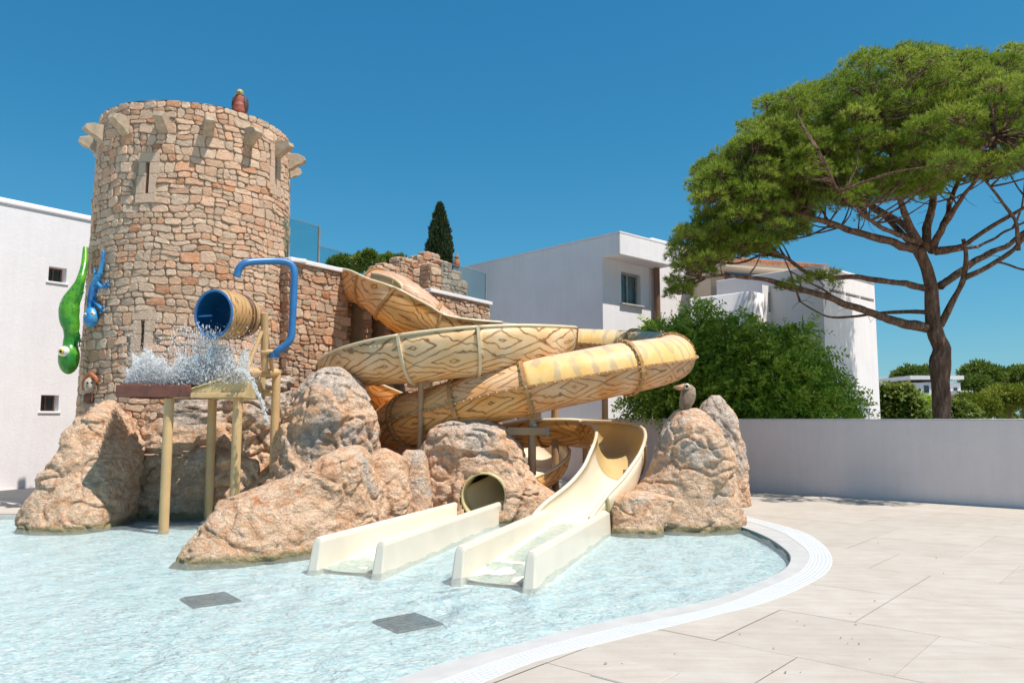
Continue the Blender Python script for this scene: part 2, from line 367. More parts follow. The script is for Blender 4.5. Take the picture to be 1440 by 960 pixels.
a = NT('glass'); a.t.nodes.remove(a.b); tr = a.n('BsdfTransparent'); tr.inputs[0].default_value = (.86, .93, .92, 1); gl = a.n('BsdfGlossy'); gl.inputs['Roughness'].default_value = .01
lw = a.n('LayerWeight'); lw.inputs[0].default_value = .5; mx = a.n('MixShader'); a.l(a.math('MULTIPLY_ADD', a.math('POWER', lw.outputs['Facing'], 4), .7, .05), mx.inputs[0]); a.l(tr.outputs[0], mx.inputs[1]); a.l(gl.outputs[0], mx.inputs[2]); a.l(mx.outputs[0], a.out.inputs[0]); M['glass'] = a.m
def col_m(name, c, rough=.35, **k): return plain(name, c, rough, .12, 8, **k)

# ================================================================== GROUND, POOL, DECK
mb = MB(); mb.add([(-700, -300, -.6), (700, -300, -.6), (700, 1200, -.6), (-700, 1200, -.6)], [(0, 1, 2, 3)])
tag(mb.obj('ground', M['soil']), kind='structure')
inner_px = [(1000, 730), (1037, 738), (1076, 753), (1101, 769), (1112, 782), (1104, 799), (1076, 814), (1031, 833), (1000, 843), (847, 873), (708, 909), (604, 935), (545, 960)]
mid_px = [(1031, 727), (1070, 738), (1101, 749), (1128, 767), (1139, 781), (1131, 799), (1107, 814), (1061, 833), (1000, 855), (847, 887), (708, 925), (611, 960)]
out_px = [(1040, 723), (1086, 735), (1128, 747), (1156, 764), (1170, 784), (1165, 802), (1137, 821), (1076, 847), (1000, 866), (847, 904), (743, 932), (680, 960)]
def gcurve(px, tail):
    P = [G(u, v) for u, v in px]
    d = (P[-1]-P[-3]).normalized()
    for k in range(1, 5): P.append(P[-1]+d*.7); d = (d+Vector((-.10, .05, 0))).normalized()
    for k in range(5): P.append(P[-1]+d*2.5); d = (d+Vector((0, .18, 0))).normalized()
    return P
Ci, _ = resample(catmull(gcurve(inner_px, 1), .1), .1, 6)
def back_start(C, extra):   # lead the curves on behind the right-hand rock
    d = (C[0]-C[4]).normalized(); pre = [C[0]+d*k*.3+Vector((0, -.0, 0)) for k in range(6, 0, -1)]
    return pre+C
Ci = back_start(Ci, 0)
Cm, _ = resample(catmull(gcurve(mid_px, 1), .1), .1, 6); Cm = back_start(Cm, 0)
Co, _ = resample(catmull(gcurve(out_px, 1), .1), .1, 6); Co = back_start(Co, 0)
def match(A, n): return resample(A, resample(A, .1)[1]/n)[0][:n+1]
NC = 420
Ci, Cm, Co = match(Ci, NC), match(Cm, NC), match(Co, NC)
WL = -.045
def loop_close(C):
    return [Vector(p) for p in C]+[Vector((-16, C[-1].y, 0)), Vector((-16, 13.25, 0)), Vector((-2.0, 13.35, 0))]
pool = loop_close(Ci); pool_o = loop_close(Co)
pc = Vector((-2, 9, 0))
def fan(poly, z, name, mat):
    V = [(pc.x, pc.y, z)]+[(p.x, p.y, z) for p in poly]; n = len(poly)
    return mk(name, V, [(0, 1+i, 1+(i+1) % n) for i in range(n)], mat)
# pool basin: floor and wall
pf = tag(fan(pool, -.105, 'pool_floor', M['floor']), kind='structure')
V = []; F = []
for i, p in enumerate(pool): V += [(p.x, p.y, -.006), (p.x, p.y, -.62)]
n = len(pool)
for i in range(n-1): F.append((2*i, 2*i+1, 2*i+3, 2*i+2))
tag(mk('pool_wall', V, F, [M['poolwall'], M['coping']], smooth=True, midx=[0 if i < len(Ci) else 1 for i in range(n-1)]), kind='structure')
# rippling water sheet: real low waves where it is close
def inside(p, poly):
    c = False; j = len(poly)-1
    for i in range(len(poly)):
        a, b = poly[i], poly[j]
        if (a.y > p[1]) != (b.y > p[1]) and p[0] < (b.x-a.x)*(p[1]-a.y)/(b.y-a.y)+a.x: c = not c
        j = i
    return c
xs = np.arange(-16, 4.2, .07); ys = np.arange(1.0, 13.5, .055)
poly = np.array([(p.x, p.y) for p in pool])
XX, YY = np.meshgrid(xs, ys); cin = np.zeros(XX.shape, bool); j = len(poly)-1
for i in range(len(poly)):
    xa, ya = poly[i]; xb, yb = poly[j]
    if ya != yb: cin ^= ((ya > YY) != (yb > YY)) & (XX < (xb-xa)*(YY-ya)/(yb-ya)+xa)
    j = i
rng = np.random.default_rng(3); Z = np.zeros(XX.shape)
for k in range(46):
    lam = .13*(.95/.13)**rng.random(); th = R(200)+rng.normal()*1.3; kk = 2*pi/lam
    Z += .0034*lam**.8*np.sin(kk*(XX*cos(th)+YY*sin(th))+rng.random()*6.28+.8*np.sin(XX*1.3+YY*.9+k))
splash = np.exp(-(((XX-G(640, 830).x)/1.6)**2+((YY-7.6)/1.1)**2))
Z *= 1+1.3*splash
idx = -np.ones(XX.shape, int); keep = np.zeros(XX.shape, bool); q = cin
cell = q[:-1, :-1] & q[1:, :-1] & q[:-1, 1:] & q[1:, 1:]
anyc = q[:-1, :-1] | q[1:, :-1] | q[:-1, 1:] | q[1:, 1:]
for (a0, b0) in ((0, 0), (0, 1), (1, 0), (1, 1)): keep[a0:keep.shape[0]-1+a0, b0:keep.shape[1]-1+b0] |= anyc
iy, ix = np.where(keep); idx[iy, ix] = np.arange(len(iy))
Vx = XX[iy, ix].copy(); Vy = YY[iy, ix].copy(); Vz = WL+Z[iy, ix]
outm = ~q[iy, ix]
CN = np.array([(p.x, p.y) for p in Ci]+[(-16, y) for y in np.arange(1, 13.2, .1)]+[(x, 13.25+.1*(x+16)/14) for x in np.arange(-16, -2, .1)])
for k in np.where(outm)[0]:
    d = (CN[:, 0]-Vx[k])**2+(CN[:, 1]-Vy[k])**2; m_ = d.argmin()
    if d[m_] < .04: Vx[k], Vy[k] = CN[m_]
cy_, cx_ = np.where(anyc)
Fw = np.stack([idx[cy_, cx_], idx[cy_, cx_+1], idx[cy_+1, cx_+1], idx[cy_+1, cx_]], 1)
tag(mk('water', np.stack([Vx, Vy, Vz], 1), Fw, M['water'], smooth=True), kind='structure')
# dark drain grilles on the pool floor
for (cu, cv, lab) in ((573, 874, 'dark square drain grille under the water, nearer the curved pool edge'), (296, 842, 'dark square drain grille under the water, in front of the big sloping rock')):
    c = G(cu, cv, -.09); t_ = thing('pool_drain', (c.x, c.y, -.105), lab, 'drain', 'square drains in the pool floor'); ca, sa = cos(R(38)), sin(R(38))
    ax = (ca, sa, 0); ay = (-sa, ca, 0); mb = MB(); mb.box((c.x, c.y, -.098), .44, .44, .02, ax, ay, bev=.008); mb.obj('plate', col_m('drain_slate'+str(cu), (.035, .06, .06), .5), t_)
    mb = MB()
    for k in range(9):
        o_ = (k-4)*.045; mb.box((c.x+ay[0]*o_, c.y+ay[1]*o_, -.082), .38, .018, .012, ax, ay)
    mb.obj('grille_bars', col_m('drain_bars'+str(cu), (.05, .085, .085), .4), t_)
# coping (smooth) and the ribbed overflow grate
V = []; F = []
for i in range(NC+1):
    a_, b_ = Ci[i], Cm[i]; d = (b_-a_).normalized()
    V += [(a_.x, a_.y, -.12), (a_.x, a_.y, -.010), (a_.x+d.x*.012, a_.y+d.y*.012, -.001), (b_.x, b_.y, -.001), (b_.x, b_.y, -.1)]
for i in range(NC):
    for k in range(4): F.append((5*i+k, 5*i+k+1, 5*i+5+k+1, 5*i+5+k))
tag(mk('pool_coping', V, F, M['coping']), kind='structure')
V = []; F = []
for i in range(NC+1): V += [(Cm[i].x, Cm[i].y, .0), (Co[i].x, Co[i].y, .0)]
for i in range(NC): F.append((2*i, 2*i+1, 2*i+3, 2*i+2))
tag(mk('gutter', V, F, M['gutter']), kind='structure')
gr = thing('overflow_grate', (Cm[60].x, Cm[60].y, 0), 'white ribbed overflow grate following the curved pool edge between coping and paving', 'drain grate')
CmL, L_ = resample(Cm, .042); nb = len(CmL)-1; CoL = match(Co, nb)
barV = []; barF = []
for i in range(nb):
    a0, b0 = CmL[i], CoL[i]; a1, b1 = CmL[i].lerp(CmL[i+1], .52), CoL[i].lerp(CoL[i+1], .52)
    if a0.y < 1.5 or a0.x < -4: continue
    k = len(barV)
    for p, z in ((a0, .0042), (a1, .0042), (b1, .0042), (b0, .0042), (a0, -.002), (a1, -.002), (b1, -.002), (b0, -.002)): barV.append((p.x, p.y, z))
    barF += [(k, k+1, k+2, k+3), (k+4, k+5, k+1, k), (k+7, k+4, k, k+3), (k+5, k+6, k+2, k+1), (k+6, k+7, k+3, k+2)]
o = mk('ribs', barV, barF, M['grate'], gr); o['kind'] = 'stuff'
for f_ in (.02, .17, .335, .5, .665, .83, .98):
    V = []; F = []
    for i in range(NC+1):
        p = Cm[i].lerp(Co[i], f_-.014/ .28*.5); q_ = Cm[i].lerp(Co[i], f_+.014/.28*.5); V += [(p.x, p.y, -.002), (p.x, p.y, .0030), (q_.x, q_.y, .0030), (q_.x, q_.y, -.002)]
    for i in range(NC):
        for k in range(3): F.append((4*i+k, 4*i+4+k, 4*i+5+k, 4*i+k+1))
    mk('runner', V, F, M['grate'], gr)
# deck base (joint colour) and tiles
V = []; F = []
far = []
for p in pool_o:
    d = (p-pc).normalized(); far.append(pc+d*45)
for p, q_ in zip(pool_o, far): V += [(p.x, p.y, -.009), (q_.x, q_.y, -.009)]
n = len(pool_o)
for i in range(n): j = (i+1) % n; F.append((2*i, 2*i+1, 2*j+1, 2*j))
deck = tag(mk('deck', V, F, M['joint']), kind='structure')
POA = np.array([(p.x, p.y) for p in pool_o]); COA = np.array([(p.x, p.y) for p in Co])
def npin(P, poly):
    c = np.zeros(len(P), bool); j = len(poly)-1
    for i in range(len(poly)):
        xa, ya = poly[i]; xb, yb = poly[j]
        if ya != yb: c ^= ((ya > P[:, 1]) != (yb > P[:, 1])) & (P[:, 0] < (xb-xa)*(P[:, 1]-ya)/(yb-ya)+xa)
        j = i
    return c
wa = G(1050, 690); wb = G(1440, 715)
da = (wb-wa).normalized(); db = Vector((-da.y, da.x, 0))      # da along the wall (toward the right), db away from camera
org = G(1202, 874)
TW, TH, JT = 1.2, 1.2, .004
ntile = 0
for r_ in range(-7, 12):
    for c_ in range(-17, 12):
        off = (0, 0, .5)[r_ % 3]*TW
        s0 = c_*TW+off; t0 = r_*TH; ctr = org+da*(s0+TW/2)+db*(t0+TH/2)
        if ctr.y < 1.2 or ctr.y > 19.5 or abs(ctr.x) > 2.2+ctr.y*.78: continue
        if (ctr-wa).dot(db) > .55: continue
        if ctr.x < -1 and ctr.y > 12 and ctr.x > -7: continue
        NX, NY = 14, 10
        P = []
        for j in range(NY+1):
            for i in range(NX+1):
                p = org+da*(s0+JT/2+(TW-JT)*i/NX)+db*(t0+JT/2+(TH-JT)*j/NY); P.append((p.x, p.y))
        P = np.array(P); ins = npin(P, POA)
        if ins.all(): continue
        zt = random.uniform(-.0012, .0012)
        if not ins.any():
            mbx = MB(); mbx.box((ctr.x, ctr.y, -.02+zt), TW-JT, TH-JT, .04, da, db, bev=.0015); mbx.obj('tile', M['tile'], deck)
        else:
            nearC = P.copy()
            for k in np.where(ins)[0]:
                dd = (POA[:, 0]-P[k, 0])**2+(POA[:, 1]-P[k, 1])**2; m_ = dd.argmin()
                # nearest point on nearby segments
                best = None
                for s_ in (m_-1, m_):
                    A = POA[s_ % len(POA)]; B = POA[(s_+1) % len(POA)]; ab = B-A; tt = np.clip(np.dot(P[k]-A, ab)/max(1e-9, ab.dot(ab)), 0, 1); pr = A+ab*tt; dq = ((pr-P[k])**2).sum()
                    if best is None or dq < best[0]: best = (dq, pr)
                nearC[k] = best[1]
            Fq = []
            for j in range(NY):
                for i in range(NX):
                    ids = [j*(NX+1)+i, j*(NX+1)+i+1, (j+1)*(NX+1)+i+1, (j+1)*(NX+1)+i]
                    if all(ins[q] for q in ids): continue
                    Fq.append(tuple(ids))
            if not Fq: continue
            mk('tile', [(x, y, zt) for x, y in nearC], Fq, M['tile'], deck)
        ntile += 1
# inspection cover in the paving
c = G(893, 948); hc = thing('inspection_cover', (c.x, c.y, 0), 'square inspection cover set in the paving beside the grate', 'cover')
mb = MB(); mb.box((c.x, c.y, .001), .40, .40, .008, da, db, bev=.002); mb.obj('cover_frame', M['joint'], hc)
mb = MB(); mb.box((c.x, c.y, .003), .388, .388, .010, da, db, bev=.002); mb.obj('cover_plate', M['tile'], hc)
# dry leaves and twigs
mb = MB()
for k in range(30):
    u_, v_ = random.choice([(random.uniform(1000, 1430), random.uniform(735, 955)), (random.uniform(800, 1200), random.uniform(860, 955))])
    p = G(u_, v_)
    if inside((p.x, p.y), pool_o): continue
    an = random.uniform(0, pi); l_ = random.uniform(.01, .035); d = Vector((cos(an), sin(an), 0)); e = Vector((-sin(an), cos(an), 0))*l_*.2
    mb.add([p+Vector((0, 0, .006)), p+d*l_*.5+e+Vector((0, 0, .012)), p+d*l_+Vector((0, 0, .006)), p+d*l_*.5-e+Vector((0, 0, .007))], [(0, 1, 2, 3)])
tag(mb.obj('fallen_leaves', plain('dry_leaf', (.22, .15, .08), .8)), 'small dry leaves and needles scattered over the paving', 'leaves', kind='stuff')

# ================================================================== MASONRY
def wv(x, y, sd):   # shared warp of the joint network
    p = Vector((x*2.6+sd*3.7, y*2.6+sd*1.3, sd*.77)); q = Vector((x*8.5+sd, y*8.5, sd*2.1))
    return (x+.045*mn.noise(p)+.016*mn.noise(q), y+.065*mn.noise(p+Vector((7, 3, 1)))+.020*mn.noise(q+Vector((3, 9, 4))))
def voronoi_cells(W_, H_, cw, ch, jit=.42, skip=None, seed=1, wrap=False, merge=.18):
    rnd = random.Random(seed); quads = []; y = 0
    while y < H_-1e-6:
        h = ch*rnd.choice((.72, .9, 1.05, 1.3, 1.5)); h = min(h, H_-y)
        if H_-y-h < ch*.5: h = H_-y
        x = 0
        while x < W_-1e-6:
            w_ = cw*rnd.choice((.6, .8, 1, 1.25, 1.6)); w_ = min(w_, W_-x)
            if W_-x-w_ < cw*.4: w_ = W_-x
            sl0, sl1 = rnd.uniform(-.02, .02), 0
            if h > ch*1.2 and rnd.random() < .34: k = rnd.uniform(.38, .62); parts = [(x, y, w_, h*k), (x, y+h*k, w_, h*(1-k))]
            elif w_ > cw*1.2 and rnd.random() < .22 and h > ch: parts = [(x, y, w_*.45, h), (x+w_*.45, y, w_*.55, h*.55), (x+w_*.45, y+h*.55, w_*.55, h*.45)]
            else: parts = [(x, y, w_, h)]
            quads += parts; x += w_
        y += h
    cells = []
    for (x, y, w_, h) in quads:
        j = lambda a_, b_: a_
        c = [(x, y), (x+w_, y), (x+w_, y+h), (x, y+h)]; out = []
        for i in range(4):
            p, q = c[i], c[(i+1) % 4]; L = math.hypot(p[0]-q[0], p[1]-q[1]); n = max(1, int(round(L/.11)))
            for k in range(n): f = k/n; out.append((p[0]+(q[0]-p[0])*f, p[1]+(q[1]-p[1])*f))
        def shr(px, py):   # slant of the upright joints, fading at the course lines
            t = (py-y)/h; return px, py
        cells.append([tuple(min(W_ if i == 0 else H_, max(0, v)) for i, v in enumerate(wv(px+.03*sin(px*37+seed)*sin(py*23), py, seed))) for px, py in out])
    return cells
def stone_geo(cell, fn, joint, proud, rnd):
    n = len(cell); cx = sum(p[0] for p in cell)/n; cy = sum(p[1] for p in cell)/n
    ins = []
    for p in cell:
        d = math.hypot(p[0]-cx, p[1]-cy)
        if d < joint*2.2: k = .4
        else: k = 1-joint*1.25/d
        ins.append((cx+(p[0]-cx)*k, cy+(p[1]-cy)*k))
    # cut corners
    out = []
    for i in range(n):
        a_, b_ = ins[i], ins[(i+1) % n]; L = math.hypot(a_[0]-b_[0], a_[1]-b_[1])
        out.append(((a_[0]+b_[0])/2+rnd.uniform(-.004, .004), (a_[1]+b_[1])/2+rnd.uniform(-.004, .004)))
        c_ = ins[(i+2) % n]; tn_ = abs((b_[0]-a_[0])*(c_[1]-b_[1])-(b_[1]-a_[1])*(c_[0]-b_[0]))/(L*math.hypot(c_[0]-b_[0], c_[1]-b_[1])+1e-9)
        f = .5 if tn_ < .5 else .30
        out.append((b_[0]*(1-.22)+.11*(a_[0]+c_[0]), b_[1]*(1-.22)+.11*(a_[1]+c_[1])) if tn_ > .5 else b_)
    n = len(out)
    if n < 3: return None
    pr = proud*rnd.uniform(.65, 1.35); tx, ty = rnd.uniform(-.12, .12), rnd.uniform(-.12, .12)
    V = []
    for (sc, dep) in ((1, -.5), (1, .62), (.86, .97)):
        for p in out:
            x = cx+(p[0]-cx)*sc; y = cy+(p[1]-cy)*sc; dd = dep*pr
            if dep > 0: dd += (x-cx)*tx+(y-cy)*ty+rnd.uniform(-.004, .004)
            V.append(fn(x, y, dd))
    V.append(fn(cx, cy, pr+rnd.uniform(-.004, .006)))
    F = []
    for r in range(2):
        for i in range(n): j = (i+1) % n; F.append((r*n+i, r*n+j, (r+1)*n+j, (r+1)*n+i))
    for i in range(n): F.append((2*n+i, 2*n+(i+1) % n, 3*n))
    return V, F
def rand_tint(rnd): return (min(1, max(0, rnd.random()**1.25)), rnd.random(), rnd.random())
def area(c): return abs(sum(c[i-1][0]*c[i][1]-c[i][0]*c[i-1][1] for i in range(len(c))))/2
def masonry(parent, Wd, Hd, cw, ch, fn, mat, seed, keep=None, joint=.008, proud=.045, limit=300, vis=None, merge=.18):
    rnd = random.Random(seed); items = []
    for c in voronoi_cells(Wd, Hd, cw, ch, seed=seed, merge=merge):
        cx = sum(p[0] for p in c)/len(c); cy = sum(p[1] for p in c)/len(c)
        if keep and not keep(cx, cy): continue
        g = stone_geo(c, fn, joint, proud, rnd)
        if g: items.append((area(c)*(vis(cx, cy) if vis else 1), g, rand_tint(rnd)))
    items.sort(key=lambda t: -t[0])
    rest = MB()
    for k, (a_, (V, F), t) in enumerate(items):
        if k < limit: mk('stone', V, F, mat, parent, tint=t)
        else: rest.add(V, F, t)
    if rest.V: o = rest.obj('stones_rest', mat, parent); o['kind'] = 'stuff'; o.name = 'rubble_stones'
    return len(items)

# --- round tower
TC = Vector((-6.39, 15.32, 0)); RT, RB, HT = 1.795, 1.95, 7.33; RM_ = 1.873
def rad(z): return RB+(RT-RB)*min(1, max(0, z/HT))
def T(u, v, out=0.0):
    d = ray(u, v); r = 1.88
    for _ in range(4):
        a_ = d.x**2+d.y**2; b_ = -2*(d.x*TC.x+d.y*TC.y); c_ = TC.x**2+TC.y**2-(r+out)**2; D = b_*b_-4*a_*c_
        t = (-b_-sqrt(max(0, D)))/(2*a_); p = Vector((0, 0, EYE))+d*t; r = rad(p.z)
    return p
a_cam = atan2(-TC.y, -TC.x)
def tw(s, z, d):   # s in metres around the tower
    th = a_cam-pi+s/RM_; r = rad(z)+d-.03; return Vector((TC.x+r*cos(th), TC.y+r*sin(th), z))
def th_s(p): return ((atan2(p.y-TC.y, p.x-TC.x)-(a_cam-pi)) % (2*pi))*RM_
tower = thing('stone_tower', (TC.x, TC.y, 0), 'tall round tower of tan rubble stone with projecting corbels near its top', 'tower')
slits = []
for (u, v0, v1) in ((207, 228, 270), (200, 450, 492), (388, 215, 262)):
    p0 = T(u, v0); p1 = T(u, v1); slits.append((th_s((p0+p1)/2), p1.z, p0.z))
def keep_t(s, z):
    for (ss, z0, z1) in slits:
        if abs(s-ss) < .20 and z0-.05 < z < z1+.05: return False
    return True
def vis_t(s, z):
    th = s/RM_-pi
    return max(.0, cos(th))+(.2 if z > 2 else -.3)
circ = 2*pi*RM_
nst = masonry(tower, circ*.999, HT-1.2, .215, .135, lambda s, z, d: tw(s, z+1.2, d), M['stone'], 11, keep=lambda s, z: keep_t(s, z+1.2), joint=.006, proud=.030, vis=lambda s, z: vis_t(s, z+1.2))
V = []; F = []; NTH = 180; zs = [0, .6, 1.2]+[1.2+.08*k for k in range(1, 76)]+[HT-.01]
for z in zs:
    for k in range(NTH):
        p = tw(k/NTH*circ, z, .004); V.append(p)
for j in range(len(zs)-1):
    for k in range(NTH):
        s = (k+.5)/NTH*circ; z = (zs[j]+zs[j+1])/2
        if any(abs(s-ss) < .035 and z0 < z < z1 for ss, z0, z1 in slits): continue
        F.append((j*NTH+k, j*NTH+(k+1) % NTH, (j+1)*NTH+(k+1) % NTH, (j+1)*NTH+k))
mk('mortar_core', V, F, M['mortar'], tower, smooth=True)
# parapet top, inner face, roof slab
V = []; F = []
for r, z in ((RT-.02, HT), (RT-.10, HT+.03), (RT-.30, HT+.02), (RT-.32, HT-.6), (0.01, HT-.6)):
    for k in range(NTH//2):
        th = 2*pi*k/(NTH//2); jj = .0 if r < 1.3 else .012*mn.noise(Vector((cos(th)*6, sin(th)*6, r*9))); V.append((TC.x+(r+jj)*cos(th), TC.y+(r+jj)*sin(th), z+jj))
n_ = NTH//2
for j in range(4):
    for k in range(n_): F.append((j*n_+k, j*n_+(k+1) % n_, (j+1)*n_+(k+1) % n_, (j+1)*n_+k))
mk('parapet_cap', V, F, M['stone'], tower, tint=(.35, .5, .5))
rnd = random.Random(5)
for (ss, z0, z1) in slits:
    f = lambda s, z, d, o_=ss: tw(o_+s, z, d)
    def blk(s0, s1, za, zb, d0=-.12, d1=.036, name='block', mat=M['stone']):
        V = []; seg = 3
        for d in (d0, d1):
            for (z) in (za, zb):
                for k in range(seg+1): V.append(f(s0+(s1-s0)*k/seg, z, d))
        F = []; q = seg+1
        for k in range(seg):
            F += [(2*q+k, 2*q+k+1, 3*q+k+1, 3*q+k), (q+k, 3*q+k, 3*q+k+1, q+k+1), (k, k+1, 2*q+k+1, 2*q+k)]
        F += [(0, 2*q, 3*q, q), (seg, q+seg, 3*q+seg, 2*q+seg)]
        mk(name, V, F, mat, tower, tint=(.12, rnd.uniform(.2, .5), .4))
    zm = (z0+z1)/2+.03
    blk(-.20, -.038, z0-.02, zm-.008, name='jamb_stone'); blk(-.17, -.038, zm, z1, name='jamb_stone'); blk(.038, .18, z0-.02, zm+.03, name='jamb_stone'); blk(.038, .21, zm+.04, z1, name='jamb_stone')
    blk(-.20, .21, z1+.01, z1+.17, name='lintel_stone'); blk(-.20, .19, z0-.19, z0-.03, d1=.045, name='sill_stone')
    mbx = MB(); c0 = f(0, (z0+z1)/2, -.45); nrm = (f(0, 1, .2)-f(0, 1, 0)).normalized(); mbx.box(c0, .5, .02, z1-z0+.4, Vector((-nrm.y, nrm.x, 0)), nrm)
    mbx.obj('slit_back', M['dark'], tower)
corb_th = atan2(-TC.y, -TC.x)+R(5)
corb_z = 6.87
def corbel(th, k):
    n = Vector((cos(th), sin(th), 0)); t = Vector((-sin(th), cos(th), 0)); r0 = rad(corb_z)-.06
    prof = [(0, .17), (.22, .17), (.36, .12), (.39, .04), (.33, -.02), (.22, -.06), (.12, -.14), (0, -.19)]
    V = []; F = []; rr = random.Random(k)
    for (w_, ins) in ((-.09, .03), (-.072, 0), (.072, 0), (.09, .03)):
        for (d, z) in prof:
            dd = d*(1-ins*.8)+rr.uniform(-.008, .008); zz = z*(1-ins*2)+rr.uniform(-.008, .008)
            V.append(Vector((TC.x, TC.y, corb_z+zz))+n*(r0+dd)+t*(w_*(1-.25*max(0, d-.2))))
    m_ = len(prof)
    for j in range(3):
        for i in range(m_-1): F.append((j*m_+i, j*m_+i+1, (j+1)*m_+i+1, (j+1)*m_+i))
    F.append(tuple(range(m_-1, -1, -1))); F.append(tuple(3*m_+i for i in range(m_)))
    mk('corbel', V, F, M['corbel'], tower)
M['corbel'] = plain('corbel_stone', (.44, .335, .235), .9, .2, 9, .6)
for k in range(15): corbel(corb_th+k*2*pi/15, k)

# --- wing / terrace
zT = 4.64
A = W(412, 369, 14.9); B = W(490, 386, 16.25); Cc = W(689, 430, 20.75)
A.z = B.z = Cc.z = 0
wd = (Cc-B).normalized(); wn = Vector((wd.y, -wd.x, 0))
Afix = B-wd*((B-A).length); A = Afix
terr = thing('stone_terrace', (B.x, B.y, 0), 'pink rubble stone terrace wall with dark recesses joined to the right side of the tower', 'building')
L1 = (Cc-A).length
# recesses along the wall: (s0, s1) measured from A, from picture columns
def s_of(u, v=470):   # where the sight line meets the wall plane
    d = ray(u, v); t = (A.dot(wn))/(d.x*wn.x+d.y*wn.y); p = Vector((d.x*t, d.y*t, 0)); return (p-A).dot(wd)
rec = [(s_of(490), s_of(512)), (s_of(524), s_of(541)), (s_of(551), s_of(566))]
zrec = 4.2
def fw(s, z, d): p = A+wd*s+wn*(d-.03); return Vector((p.x, p.y, z))
def keep_w(s, z):
    for (a0, b0) in rec:
        if a0-.05 < s < b0+.05 and z < zrec: return False
    return True
masonry(terr, L1, zT-1.0, .23, .13, lambda s, z, d: fw(s, z+1.0, d), M['stone_pink'], 23, keep=lambda s, z: keep_w(s, z+1.0), joint=.006, proud=.038, limit=300, vis=lambda s, z: 1.0 if z > .6 else .3)
mb = MB(); segs = [0]+[x for r_ in rec for x in r_]+[L1]
for i in range(0, len(segs), 2):
    s0, s1 = segs[i], segs[i+1]; c = A+wd*((s0+s1)/2)-wn*.23; mb.box((c.x, c.y, zT/2), s1-s0, .4, zT-.01, wd, wn)
for (s0, s1) in rec:
    c = A+wd*((s0+s1)/2)-wn*.23; mb.box((c.x, c.y, (zrec+zT)/2), s1-s0-.004, .396, zT-zrec-.02, wd, wn)
c = A+wd*(L1/2)-wn*2.3; mb.box((c.x, c.y, (zT-.03)/2), L1-.01, 3.7, zT-.03, wd, wn)
mb.obj('wall_core', M['mortar'], terr)
for i, (s0, s1) in enumerate(rec):   # stone lining deep in each recess
    fr_ = lambda s, z, d, s0=s0: fw(s0+s, z, d-.36)
    masonry(terr, s1-s0, zrec-1.3, .22, .15, lambda s, z, d: fr_(s, z+1.3, d), M['stone_pink'], 70+i, joint=.008, proud=.03, limit=0)
# short return wall from tower to A
A2 = Vector((-4.85, 15.7, 0)); dd_ = (A-A2); Lr = dd_.length; rd = dd_.normalized(); rn = Vector((rd.y, -rd.x, 0))
masonry(terr, Lr+.04, zT-1.0, .22, .145, lambda s, z, d: Vector((A2.x, A2.y, z+1.0))+rd*s+rn*(d-.03), M['stone_pink'], 29, joint=.007, proud=.05, limit=0)
mb = MB(); c = A2+rd*(Lr/2-.2)-rn*.1; mb.box((c.x, c.y, zT/2), Lr-.42, .12, zT-.012, rd, rn); mb.obj('return_core', M['mortar'], terr)
masonry(terr, .46, zT-1.0, .2, .145, lambda s, z, d: Vector((A.x, A.y, z+1.0))-wn*s-wd*(d-.02), M['stone_pink'], 37, joint=.007, proud=.05, limit=0)
# right end wall of terrace
masonry(terr, 1.3, zT-1.0, .24, .16, lambda s, z, d: Vector((Cc.x, Cc.y, z+1.0))-wn*(s)+wd*(d-.02), M['stone_pink'], 31, joint=.007, proud=.05, limit=0)
# white coping slab
for (s0, s1, nm) in ((-.05, s_of(492, 386), 'coping_slab'), (s_of(603, 420), L1+.05, 'coping_slab')):
    mb = MB(); c = A+wd*((s0+s1)/2)-wn*.15; mb.box((c.x, c.y, zT+.045), s1-s0, .42, .09, wd, wn, bev=.012); mb.obj(nm, M['white'], terr)
mb = MB(); c = A2+rd*(Lr/2)-rn*.12; mb.box((c.x, c.y, zT+.043), Lr+.1, .36, .08, rd, rn, bev=.012); mb.obj('coping_slab', M['white'], terr)

